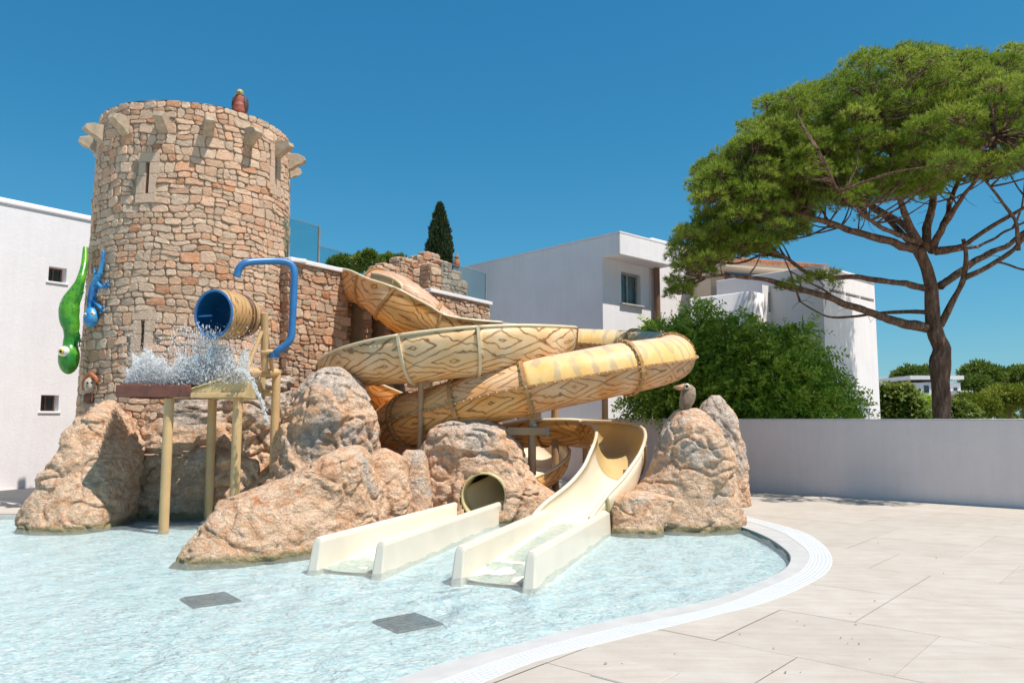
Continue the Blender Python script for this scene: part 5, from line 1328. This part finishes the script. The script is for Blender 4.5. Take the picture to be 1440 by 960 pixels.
for k in range(15):
    q = Q0+fd*(s0+(s1-s0)*(k+.5)/15)-fnn*.08; m_ = MB(); m_.box((q.x, q.y, (z0+zb1)/2), .045, .045, zb1-z0+.1, fd, fnn); m_.obj('baluster', M['frame_wood'], vb2)
for z in (z0+.05, zb1+.02):
    q = Q0+fd*((s0+s1)/2)-fnn*.08; m_ = MB(); m_.box((q.x, q.y, z), s1-s0, .07, .08, fd, fnn); m_.obj('rail', M['frame_wood'], vb2)
# upper room with terracotta roof (behind balcony)
U0 = W(1000, 420, 26.2); U0.z = 0; ud = (W(1140, 420, 27.5)-W(1000, 420, 26.2)); ud.z = 0; Lu = ud.length; ud.normalize(); un = Vector((ud.y, -ud.x, 0))
zr = W(1140, 383, 27.5).z
slab(vb2, 'upper_room', M['cream_render'], U0, ud, un, Lu*.62, 4, 3, zr-.2, .0)
slab(vb2, 'eaves', M['cream_render'], U0+un*.9, ud, un, Lu, 4.5, zr-.2, zr-.03, .02)
for k in range(34):
    q = U0+un*.95+ud*(Lu*(k+.5)/34); m_ = MB(); m_.tube([(q.x, q.y, zr+.02), tuple(Vector((q.x, q.y, zr+.75))-un*3.4)], .095, 8); m_.obj('roof_tile_row', M['terracotta'], vb2)
c = U0+ud*(Lu*.33)+un*.02; zc = W(1033, 403, 26.4).z; mb = MB(); mb.box((c.x, c.y, zc-.15), 1.6, .05, 1.5, ud, un); wf = mb.obj('window', M['frame_wood'], vb2); mb = MB(); mb.box((c.x, c.y, zc-.15), 1.45, .07, 1.35, ud, un); mb.obj('pane', plain('blue_glass', (.05, .14, .24), .1), wf)
# plain white end block
wb_ = thing('white_end_block', tuple(W(1160, 580, 22)), 'plain white block right of the balcony with one thin dark slot under its roof', 'building')
E0 = W(1160, 480, 22.0); E0.z = 0; ZE = W(1158, 376, 22).z; LE = 3.62
def e_s(u, v): p = hit(u, v, E0, bn); return (p-E0).dot(bd), p.z
sa, za = e_s(1166, 409); sb2, zb2 = e_s(1229, 421)
zsl = (za+zb2)/2
_, w3 = face_with_holes(wb_, 'wall', M['white'], E0, bd, bn, LE, -.5, ZE, [(sa, sb2, zsl-.05, zsl+.05)], .3)
c = E0+bd*((sa+sb2)/2)-bn*.28; mb = MB(); mb.box((c.x, c.y, zsl), sb2-sa, .02, .1, bd, bn); mb.obj('slot_back', plain('slot_grey', (.2, .22, .26), .6), w3[0])
slab(wb_, 'side_wall', M['white'], E0+ad*3.5, -ad, an_, 3.497, .3, -.5, ZE-.01, 0)
c = E0+bd*(LE/2)+ad*1.9; mb = MB(); mb.box((c.x, c.y, ZE/2-.3), LE-.7, 3.0, ZE, bd, ad); mb.obj('inner_mass', M['white'], wb_)
c = E0+bd*(LE/2)+ad*1.72; mb = MB(); mb.box((c.x, c.y, ZE+.03), LE+.04, 3.55, .08, bd, ad, bev=.015); mb.obj('roof_edge', M['white'], wb_)
for s_m, _q in ((sa+(sb2-sa)/3, 0), (sa+2*(sb2-sa)/3, 0)):
    q = E0+bd*s_m-bn*.1; mb = MB(); mb.box((q.x, q.y, zsl), .05, .2, .1, bd, bn); mb.obj('slot_mullion', M['white'], wb_)

# ---- pool boundary wall
pw = thing('boundary_wall', tuple(wa), 'long low greyish white rendered wall closing the terrace at the back', 'wall')
Wst = wa-da*9.2; Wl = 26
c = Wst+da*(Wl/2)+db*.14; HWl = 1.575
mb = MB(); 
nseg = 1
mb.box((c.x, c.y, HWl/2-.1), Wl, .26, HWl+.2, da, db, bev=.015); mb.obj('wall_body', M['wallrender'], pw)
mb = MB(); mb.box((c.x, c.y, HWl+.008), Wl, .262, .016, da, db, bev=.004); mb.obj('wall_top', M['white'], pw)

# ================================================================== VEGETATION
def leaf_mesh(name, P, D, Lr, Wr, tint, mat, parent, fold=.25, tri=False):
    """diamond leaves: P base pts, D directions (unit), lengths, widths"""
    n = len(P); rnd_ = np.random.default_rng(len(P)); U = rnd_.normal(size=(n, 3)); Sd = np.cross(D, U); Sd /= np.linalg.norm(Sd, axis=1)[:, None]+1e-9; Nn = np.cross(D, Sd)
    L = Lr[:, None]; Wd_ = Wr[:, None]
    if tri:
        V = np.stack([P-Sd*Wd_*.5, P+Sd*Wd_*.5, P+D*L], 1).reshape(-1, 3); F = np.arange(n*3).reshape(-1, 3); rep = 3
    else:
        V = np.stack([P, P+D*L*.5+Sd*Wd_*.5+Nn*Wd_*fold, P+D*L, P+D*L*.5-Sd*Wd_*.5+Nn*Wd_*fold], 1).reshape(-1, 3); F = np.arange(n*4).reshape(-1, 4); rep = 4
    tn = np.zeros((n*rep, 3), np.float32); tn[:, 0] = np.repeat(tint, rep)
    return mk(name, V, F, mat, parent, tint=tn)
vr = np.random.default_rng(12)
def unit(a): return a/(np.linalg.norm(a, axis=1)[:, None]+1e-9)

# --- the umbrella pine
YP = 18.2
tb = W(1324, 592, YP)
pine = thing('pine_tree', (tb.x, YP, -.5), 'large spreading pine leaning its crown over the wall on the right', 'tree')
def pw_(u, v, dy=0.0): return W(u, v, YP+dy)
trunk = [Vector((tb.x, YP, -.5)), pw_(1325, 592), pw_(1323, 545), pw_(1322, 505), pw_(1325, 490), pw_(1314, 465), pw_(1311, 430), pw_(1309, 400), pw_(1301, 372), pw_(1290, 350)]
tp, _ = resample(catmull(trunk, .1), .08, 1)
def taper(P, r0, r1, j=.06, p=1.0): return [(r0+(r1-r0)*(i/(len(P)-1))**p)*(1+j*mn.noise(P[i]*3.1)) for i in range(len(P))]
def bark_tube(P, rr, n):
    mb = MB(); V0 = len(mb.V); mb.tube(P, rr, n)
    for i, v in enumerate(mb.V[:-0 or None]):
        ring = min(len(P)-1, i//n); c = P[ring]; d = Vector(v)-c; k = mn.noise(Vector(v)*Vector((1, 1, .3)).length*0+Vector((v[0]*9, v[1]*9, v[2]*2.2))); mb.V[i] = tuple(c+d*(1+.16*k))
    return mb
rrT = [.255-.06*min(1, i/20)+.045*math.exp(-((p.z-2.85)/.25)**2)-.06*max(0, min(1, (p.z-3)/2)) for i, p in enumerate(tp)]
bark_tube(tp, rrT, 28).obj('trunk', M['bark'], pine, smooth=True)
limbs = [
 ([(1303, 461, 0), (1265, 453, -.3), (1225, 440, -.7), (1180, 424, -1.1), (1130, 408, -1.4), (1080, 395, -1.7), (1030, 388, -1.9), (985, 392, -2)], .12, .03),
 ([(1303, 439, 0), (1262, 438, .2), (1225, 441, .3), (1180, 446, .4), (1150, 440, .5), (1125, 425, .6)], .055, .015),
 ([(1299, 405, 0), (1262, 398, -.3), (1215, 391, -.6), (1170, 390, -.9), (1135, 382, -1.1), (1105, 362, -1.3), (1060, 345, -1.6), (1010, 335, -1.9)], .085, .02),
 ([(1287, 350, 0), (1240, 337, -.5), (1190, 322, -1), (1140, 306, -1.5), (1080, 290, -2), (1020, 275, -2.4)], .11, .025),
 ([(1295, 345, 0), (1272, 318, .3), (1238, 296, .5), (1190, 270, .6), (1140, 240, .8), (1080, 215, .9)], .09, .02),
 ([(1300, 350, 0), (1308, 310, .2), (1313, 260, .4), (1310, 200, .3), (1300, 140, 0), (1295, 90, -.2)], .12, .02),
 ([(1293, 342, 0), (1272, 300, -.6), (1258, 250, -1.2), (1250, 200, -1.8), (1240, 150, -2.2)], .10, .02),
 ([(1310, 352, 0), (1328, 310, 1), (1345, 260, 2), (1370, 200, 2.8), (1390, 140, 3)], .10, .02),
 ([(1290, 350, 0), (1250, 310, 1.2), (1200, 270, 2.2), (1150, 220, 3), (1110, 180, 3.3)], .09, .02),
 ([(1322, 458, 0), (1340, 425, -.2), (1356, 392, -.3), (1358, 365, -.35), (1354, 336, -.4)], .085, .045),
 ([(1322, 402, 0), (1345, 388, .3), (1380, 362, .6), (1415, 345, .8), (1450, 322, 1), (1500, 290, 1.3), (1560, 250, 1.5)], .10, .025),
 ([(1357, 390, -.3), (1390, 375, -.6), (1425, 352, -.9), (1445, 330, -1), (1500, 290, -1.4), (1550, 250, -1.6)], .07, .02),
 ([(1311, 352, 0), (1355, 344, -.4), (1395, 318, -.8), (1440, 292, -1.2), (1500, 262, -1.6), (1560, 230, -1.8)], .07, .02),
 ([(1316, 356, 0), (1365, 350, .6), (1400, 334, .9), (1440, 312, 1.3), (1500, 280, 1.8)], .05, .015),
 ([(1432, 352, -.9), (1428, 315, -1.1), (1408, 282, -1.3), (1385, 252, -1.5), (1350, 225, -1.8)], .05, .015),
 ([(1400, 368, -.6), (1420, 372, -.7), (1445, 378, -.8), (1500, 372, -1)], .03, .015),
 ([(1290, 340, 0), (1240, 320, -1.4), (1200, 290, -2.6), (1170, 250, -3.4), (1150, 210, -3.8)], .07, .02),
 ([(1310, 345, 0), (1345, 290, -1.3), (1380, 240, -2.4), (1400, 190, -3.1)], .08, .02),
 ([(1180, 424, -1.1), (1160, 410, -1.2), (1130, 392, -1.2), (1110, 380, -1.2)], .03, .012),
 ([(1080, 395, -1.7), (1110, 408, -1.6), (1140, 412, -1.5), (1160, 402, -1.5)], .02, .01),
]
nodesP = []
for (pts, r0, r1) in limbs:
    P, _ = resample(catmull([pw_(*q) for q in pts], .1), .12, 1)
    P = [p+Vector((mn.noise(p*1.7), mn.noise(p*1.7+Vector((5, 5, 5))), mn.noise(p*1.9+Vector((1, 7, 3)))))*.05*min(1, i/5) for i, p in enumerate(P)]
    bark_tube(P, taper(P, r0, r1, .12, .8), 12).obj('branch', M['bark'], pine, smooth=True)
    nodesP += [(p, r0+(r1-r0)*i/len(P)) for i, p in enumerate(P) if i > 6]
NP = np.array([tuple(p) for p, r in nodesP])
crown_poly = [(938, 420), (934, 380), (948, 325), (972, 290), (968, 250), (985, 220), (1028, 200), (1028, 165), (1058, 135), (1110, 125), (1150, 105), (1180, 85), (1225, 66), (1270, 54), (1310, 64), (1350, 60), (1430, 60), (1500, 75), (1570, 130), (1620, 200), (1640, 260), (1580, 290), (1500, 262), (1442, 250), (1385, 272), (1345, 268), (1310, 290), (1270, 300), (1235, 292), (1195, 310), (1150, 300), (1150, 340), (1110, 352), (1080, 372), (1030, 372), (1010, 398), (980, 425), (950, 425)]
cpa = np.array(crown_poly, float)
def inpoly(u, v): return bool(npin(np.array([[u, v]], float), cpa)[0])
clumps = []
tries = 0
while len(clumps) < 620 and tries < 140000:
    tries += 1
    u = vr.uniform(930, 1640); v = vr.uniform(50, 430)
    # keep clump radius inside the outline
    rr_ = vr.uniform(12, 34)
    if not all(inpoly(u+rr_*.8*cos(a_), v+rr_*.68*sin(a_)) for a_ in np.linspace(0, 2*pi, 9)): continue
    # hollow underside in the middle
    if 1180 < u < 1300 and 195 < v < 300 and vr.random() < .3: continue
    if 960 < u < 1400 and v > 235 and vr.random() < .02: continue
    x = (u-1290)/350; dmax = 3.7*sqrt(max(.05, 1-min(1, x*x)))*(.55+.45*min(1, (430-v)/300)); dy = vr.uniform(-dmax, dmax)*(.9)
    if u < 1080: dy = vr.uniform(-2.9, .6)
    p = np.array(pw_(u, v, dy)); rw = rr_/FPX*(YP+dy)*1.0
    if any(np.linalg.norm(p-q[0]) < (rw+q[1])*.42 for q in clumps): continue
    clumps.append((p, rw))
nfront = 0
while nfront < 130:
    u = vr.uniform(985, 1345); v = vr.uniform(195, 325); rr_ = vr.uniform(14, 30)
    if not all(inpoly(u+rr_*.7*cos(a_), v+rr_*.6*sin(a_)) for a_ in np.linspace(0, 2*pi, 7)): continue
    if 1225 < u < 1275 and 215 < v < 290 and vr.random() < .8: continue
    dy = vr.uniform(-3.0, -.6); clumps.append((np.array(pw_(u, v, dy)), rr_/FPX*(YP+dy))); nfront += 1
nr_ = 0
while nr_ < 26:
    u = vr.uniform(1330, 1640); v = vr.uniform(120, 255); rr_ = vr.uniform(22, 38)
    if not all(inpoly(u+rr_*.7*cos(a_), v+rr_*.6*sin(a_)) for a_ in np.linspace(0, 2*pi, 7)): continue
    dy = vr.uniform(-5.4, -3.4); clumps.append((np.array(pw_(u, v, dy)), rr_/FPX*(YP+dy))); nr_ += 1
nl_ = 0
while nl_ < 34:
    u = vr.uniform(940, 1120); v = vr.uniform(320, 424); rr_ = vr.uniform(11, 22)
    if not all(inpoly(u+rr_*.6*cos(a_), v+rr_*.5*sin(a_)) for a_ in np.linspace(0, 2*pi, 7)): continue
    dy = vr.uniform(-2.6, -.4); clumps.append((np.array(pw_(u, v, dy)), rr_/FPX*(YP+dy))); nl_ += 1
for (u, v, dy, r_) in ((1150, 392, -1.4, 18), (1125, 398, -1.5, 16), (1105, 405, -1.6, 16), (1175, 400, -1.3, 10), (1170, 386, -1.3, 11), (1345, 170, -3.6, 40), (1300, 185, -3.4, 34), (1385, 235, -3.3, 36), (1330, 245, -2.8, 30), (1420, 225, -3.2, 34), (1060, 210, -2.8, 40), (1090, 190, -2.6, 36), (1160, 395, -1.2, 9), (1216, 306, -1, 12)):
    clumps.append((np.array(pw_(u, v, dy)), r_/FPX*(YP+dy)))
mbt = MB(); TP = []; TD = []; TT = []; TL = []
for ci, (p, rw) in enumerate(clumps):
    d = np.linalg.norm(NP-p, axis=1); k = d.argmin(); q = NP[k]; mid_ = (p+q)/2+np.array([0, 0, -.05*d[k]])+vr.normal(size=3)*.05*d[k]
    tw_ = catmull([Vector(q), Vector(mid_), Vector(p)], .25); mbt.tube(tw_, taper(tw_, min(.035, .012+.012*d[k]), .008, 0), 5, cap=False)
    tone = vr.random()
    # sub twigs with needle tufts; thicker on the upper, outer side
    nt_ = int(125*(rw/.42)**2*vr.uniform(.8, 1.1))
    g_ = unit(vr.normal(size=(nt_, 3))); g_[:, 2] = np.where(g_[:, 2] < -.25, -g_[:, 2]*.6, g_[:, 2]); rad_ = rw*vr.uniform(.45, 1.0, nt_)**.6
    tpnt = p+g_*rad_[:, None]*np.array([1.05, 1.05, .72])
    for m_ in range(0, nt_, 9): mbt.tube([Vector(p), Vector((p+tpnt[m_])/2+vr.normal(size=3)*.02), Vector(tpnt[m_])], [.010, .007, .004], 3, cap=False)
    nn = 12
    dirs = unit(g_[:, None, :].repeat(nn, 1).reshape(-1, 3)*1.0+vr.normal(size=(nt_*nn, 3))*.62+np.array([0, 0, .35]))
    base_ = tpnt.repeat(nn, 0)+vr.normal(size=(nt_*nn, 3))*.012
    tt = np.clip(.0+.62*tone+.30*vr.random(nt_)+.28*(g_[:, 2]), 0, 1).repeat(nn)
    TP.append(base_); TD.append(dirs); TT.append(tt); TL.append(vr.uniform(.07, .13, nt_*nn))
TP = np.concatenate(TP); TD = np.concatenate(TD); TT = np.concatenate(TT); TL = np.concatenate(TL)
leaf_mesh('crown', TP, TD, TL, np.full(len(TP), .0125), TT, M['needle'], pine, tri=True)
mbt.obj('twigs', M['bark'], pine)['kind'] = 'stuff'
# bare dead twigs under the crown
mb = MB(); rt = random.Random(9)
for k in range(70):
    p, r = nodesP[rt.randrange(len(nodesP))]; p = Vector(p); d = Vector((rt.uniform(-1, 1), rt.uniform(-1, 1), rt.uniform(-.9, .3))).normalized(); pts = [p]
    for j in range(4): d = (d+Vector((rt.uniform(-.5, .5), rt.uniform(-.5, .5), rt.uniform(-.4, .3)))).normalized(); pts.append(pts[-1]+d*rt.uniform(.06, .14))
    mb.tube(pts, [.008, .007, .005, .004, .003], 4, cap=False)
mb.obj('dead_twigs', M['bark'], pine)['kind'] = 'stuff'

# --- compound-leaved shrubs behind the wall
def shrub(label, blobs, n, mat, name='shrub', leaf=.125, lw=.05, spray=.46, cat='shrub', group=None, k=9, down=.35, stems=True, fol='foliage'):
    """blobs: (u, v, Y, radius px)"""
    b0 = W(blobs[0][0], 600, blobs[0][2]); root = thing(name, (b0.x, b0.y, -.5), label, cat, group)
    P = []; D = []; Tt = []; vol = np.array([b[3]**2 for b in blobs], float); vol /= vol.sum(); mbs = MB()
    for (b, f) in zip(blobs, vol):
        c = np.array(W(b[0], b[1], b[2])); r = b[3]/FPX*b[2]; m_ = int(n*f); g_ = unit(vr.normal(size=(m_, 3))); lump = np.array([mn.noise(Vector(q)*2.3+Vector(c)) for q in g_]); rr_ = r*vr.uniform(.15, 1.0, m_)**.45*(1+.6*lump+.14*vr.normal(size=m_))
        s0 = c+g_*rr_[:, None]*np.array([1, 1, .9]); d0 = unit(g_+vr.normal(size=(m_, 3))*.5+np.array([0, 0, .25])); ln = spray*vr.uniform(.6, 1.2, m_)
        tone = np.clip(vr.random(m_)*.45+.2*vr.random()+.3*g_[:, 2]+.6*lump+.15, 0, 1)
        sdv = unit(np.cross(d0, vr.normal(size=(m_, 3))))
        for j in range(k):
            t = (j+1)/k; pos = s0+d0*(ln*t)[:, None]+np.array([0, 0, -1])*(down*ln*t*t)[:, None]; dr = unit(d0*.6+sdv*(1 if j % 2 else -1)+np.array([0, 0, -.35])); P.append(pos); D.append(dr); Tt.append(np.clip(tone+vr.normal(size=m_)*.08, 0, 1))
        if stems:
            base_ = Vector((b0.x+(c[0]-b0.x)*.3, b0.y, -.4)); cv = Vector(c); mbs.tube([base_, base_.lerp(cv, .5)+Vector((.05, 0, .2)), cv], [.05, .035, .015], 7)
            for m2 in range(0, m_, 40): mbs.tube([cv, Vector(s0[m2])], [.012, .005], 4, cap=False)
    P = np.concatenate(P); D = np.concatenate(D); Tt = np.concatenate(Tt); nL = len(P)
    leaf_mesh(fol, P, D, vr.uniform(.75, 1.25, nL)*leaf, vr.uniform(.8, 1.2, nL)*lw, Tt, mat, root)
    if stems: mbs.obj('stem', M['bark'], root, smooth=True)
    return root
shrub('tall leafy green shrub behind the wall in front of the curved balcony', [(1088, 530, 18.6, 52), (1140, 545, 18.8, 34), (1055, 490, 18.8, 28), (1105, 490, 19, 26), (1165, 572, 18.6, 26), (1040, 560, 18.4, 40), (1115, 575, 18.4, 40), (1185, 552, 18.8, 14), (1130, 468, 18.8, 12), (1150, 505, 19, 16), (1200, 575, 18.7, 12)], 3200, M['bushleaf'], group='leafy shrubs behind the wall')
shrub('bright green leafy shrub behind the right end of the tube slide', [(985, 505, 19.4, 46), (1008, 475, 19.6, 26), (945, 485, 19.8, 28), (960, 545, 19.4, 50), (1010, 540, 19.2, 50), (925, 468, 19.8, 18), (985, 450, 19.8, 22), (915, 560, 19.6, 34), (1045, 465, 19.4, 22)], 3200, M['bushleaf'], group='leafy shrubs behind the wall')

# --- cypress
cy0 = W(618, 365, 27); cyt = W(616, 289, 27); cyp = thing('cypress_tree', (cy0.x, cy0.y, -.5), 'slim dark cypress rising behind the ruin', 'tree')
mb = MB(); mb.tube([(cy0.x, cy0.y, -.5), tuple(cyt-Vector((0, 0, .3)))], [.16, .02], 8); mb.obj('trunk', M['bark'], cyp)
n = 15000; f = vr.random(n)**.8; zt2 = cyt.z; zb2_ = cy0.z-2.5; hh = zb2_+(zt2-zb2_)*f; frac = (hh-zb2_)/(zt2-zb2_); th = vr.uniform(0, 2*pi, n)
rw = .44*np.minimum(1, (1-frac)*3.0)**.75*np.where(frac > .6, 1, .9+.1*np.sin(th*3))*(1+.16*np.sin(th*4+hh*3.3)*np.sin(hh*7)) 
rr_ = rw*vr.uniform(.5, 1.05, n); P = np.stack([cy0.x+rr_*np.cos(th), cy0.y+rr_*np.sin(th), hh], 1); D = unit(np.stack([np.cos(th)*.35, np.sin(th)*.35, np.ones(n)], 1)+vr.normal(size=(n, 3))*.25)
leaf_mesh('crown', P, D, vr.uniform(.10, .2, n), np.full(n, .05), np.clip(vr.random(n), 0, 1), M['cypress'], cyp)

# --- distant trees
def fartree(label, cu, cv, Y, ru, rv, n=5200, mat=None, name='pine_tree', group='trees in the distance', leaf=.30, base_v=590, ncl=14, tone=0.0):
    c = W(cu, cv, Y); rx = ru/FPX*Y; rz = rv/FPX*Y; root = thing(name, (c.x, Y, -.6), label, 'tree', group)
    mb = MB(); zb_ = -.6; mb.tube([(c.x, Y, zb_), (c.x+.1, Y, (c.z+zb_)/2), (c.x, Y, c.z)], [.02*rx+.12, .12, .05], 8); mb.obj('trunk', M['bark'], root)
    P = []; D = []; Tt = []
    for k in range(ncl):
        a_ = vr.uniform(0, 2*pi); e = vr.uniform(0, 1)**.6; q = np.array([c.x+rx*.68*e*cos(a_), Y+rx*.68*e*sin(a_), c.z+rz*.55*vr.uniform(-.9, 1)*(1-.5*e)]); r = min(rx, rz)*vr.uniform(.35, .6)+.1*rx
        m_ = n//ncl; g_ = unit(vr.normal(size=(m_, 3))); s0 = q+g_*(r*vr.uniform(.5, 1.05, m_)**.6)[:, None]*np.array([1.15, 1.15, .8]); P.append(s0); D.append(unit(g_+vr.normal(size=(m_, 3))*.6+np.array([0, 0, .3]))); Tt.append(np.clip(tone+.3*vr.random()+.4*vr.random(m_)+.25*g_[:, 2], 0, 1))
    P = np.concatenate(P); D = np.concatenate(D); Tt = np.concatenate(Tt); sc = Y/50
    leaf_mesh('crown', P, D, vr.uniform(.7, 1.3, len(P))*leaf*sc, np.full(len(P), leaf*.35*sc), Tt, mat or M['farleaf'], root)
FT = 'distant round pine crown '
fartree('dark pine on the skyline just left of the big trunk', 1278, 528, 60, 24, 13, 3600)
fartree('small dark pine crown touching the left side of the big trunk', 1308, 524, 62, 14, 10, 2400)
fartree('tall broad pine on the skyline right of the big trunk', 1385, 528, 55, 36, 20, 6000)
fartree('pine crown at the right edge of the photo on the skyline', 1435, 530, 55, 34, 17, 5200)
fartree('wide pine below the skyline trees, between the trunk and the bright green tree', 1362, 548, 48, 36, 20, 5200)
fartree('bright green rounded tree low at the right edge', 1418, 562, 40, 36, 28, 7000, mat=M['bushyellow'], name='round_tree', tone=-.1)
fartree('rounded olive green bush tree right of the big trunk', 1368, 572, 36, 30, 20, 5200, mat=M['bushyellow'], name='round_tree', tone=-.3)
fartree('green tree behind the palm', 1286, 545, 52, 26, 18, 4200, name='round_tree')
fartree('yellow green bush between the palm and the big trunk', 1296, 575, 30, 20, 18, 4000, mat=M['bushyellow'], name='shrub', tone=-.2)
shrub('glossy bright green bush beside the white end block', [(1262, 568, 26, 24), (1248, 560, 26, 18), (1275, 580, 26, 18), (1252, 585, 26, 20)], 2600, M['farleaf'], leaf=.16, lw=.11, spray=.3, k=5, group='leafy shrubs behind the wall')
shrub('glossy green bush in front of the palm, left of the big trunk', [(1288, 580, 27, 17), (1300, 572, 27, 10), (1276, 585, 27, 12)], 1500, M['bushleaf'], leaf=.16, lw=.11, spray=.3, k=5, group='leafy shrubs behind the wall')
shrub('low green bush just right of the big trunk above the wall', [(1348, 582, 24, 14), (1362, 585, 24, 10)], 1000, M['farleaf'], leaf=.12, lw=.08, spray=.25, k=5, group='leafy shrubs behind the wall')
# palm
def palm(label, u, v, Y, r_px, nf=26):
    c = W(u, v, Y); r = r_px/FPX*Y; root = thing('palm_tree', (c.x, Y, -.5), label, 'palm', 'palms in the distance'); mb = MB(); mb.tube([(c.x, Y, -.5), tuple(c)], [.28, .22], 10); mb.obj('trunk', M['bark'], root)
    for k in range(nf):
        a_ = 2*pi*k/nf+vr.uniform(-.1, .1); el = vr.uniform(.1, 1.3); P = []; D = []; d0 = np.array([cos(a_)*cos(el), sin(a_)*cos(el), sin(el)])
        for j in range(16):
            t = (j+1)/16; pos = np.array(c)+d0*r*t+np.array([0, 0, -.55*r*t*t]); tg = d0+np.array([0, 0, -1.1*t]); sd_ = np.cross(tg, [0, 0, 1]); sd_ /= np.linalg.norm(sd_)+1e-9
            for sg in (-1, 1): P.append(pos); D.append(sd_*sg+tg*.6-np.array([0, 0, .25]))
        leaf_mesh('frond', np.array(P), unit(np.array(D)), np.full(len(P), .24*r), np.full(len(P), .035*r+.01), np.clip(vr.random(len(P))*.8, 0, 1), M['palm'], root)
palm('feathery palm between the white end block and the big trunk', 1264, 556, 40, 26)
palm('smaller grey green palm touching the left side of the big trunk', 1302, 566, 42, 14, 18)
# trees beyond the terrace
fartree('broad green tree beyond the glass balustrade, left of the slide heads', 480, 372, 46, 30, 11, 4200)
fartree('dark green tree beyond the terrace, behind the low ruin', 515, 368, 44, 24, 14, 3600)
fartree('pointed young pine behind the glass balustrade', 520, 362, 40, 7, 13, 1200, ncl=6)
fartree('green tree between the glass balustrade and the ruin', 553, 368, 45, 20, 9, 2600)
# far white houses
def house(label, u0, u1, v0, v1, Y, holes=()):
    a_ = W(u0, v1, Y); b_ = W(u1, v0, Y); root = thing('white_house', (a_.x, Y, -.5), label, 'house', 'white houses in the distance'); mb = MB(); mb.box(((a_.x+b_.x)/2, Y+2.5, (b_.z-.5)/2-.25), b_.x-a_.x, 5, b_.z+.5+.0); mb.obj('wall', M['white'], root)
    mb = MB(); mb.box(((a_.x+b_.x)/2, Y+2.5, b_.z+.05), b_.x-a_.x+.3, 5.3, .22); mb.obj('roof', M['white'], root)
    for (hu0, hu1, hv0, hv1) in holes:
        p = W(hu0, hv1, Y-.02); q = W(hu1, hv0, Y-.02); mb = MB(); mb.box(((p.x+q.x)/2, Y-.01, (p.z+q.z)/2), q.x-p.x, .06, q.z-p.z); mb.obj('window', M['darkglass'], root)
house('distant white house with a flat roof behind the big trunk', 1284, 1350, 532, 575, 45, [(1300, 1306, 542, 552), (1310, 1316, 555, 566), (1342, 1346, 545, 560)])
house('distant white house at the left, beside the white end block', 1238, 1262, 533, 548, 66, [(1246, 1250, 537, 543)])
house('low distant white house right of the big trunk', 1350, 1362, 553, 575, 44, [(1353, 1357, 560, 568)])
house('low distant house among the pines with a terracotta roof', 1380, 1398, 548, 560, 60, [(1386, 1390, 551, 556)])
# hedge mass that closes the view low behind the wall
n = 16000; X = vr.uniform(8, 60, n); Yh = 62+vr.normal(size=n)*3+.2*X; Zh = vr.random(n)*(2.2+1.1*np.sin(X*.35)+.6*np.sin(X*.9+1)); P = np.stack([X, Yh, Zh], 1)
tag(leaf_mesh('far_scrub', P, unit(vr.normal(size=(n, 3))), vr.uniform(.4, .8, n), np.full(n, .35), vr.random(n)*.7, M['farleaf'], None), 'mass of low green scrub on the distant slope', 'scrub', kind='stuff')
print('stones on tower', nst, 'tiles', ntile, 'clumps', len(clumps), 'needles', len(TP))
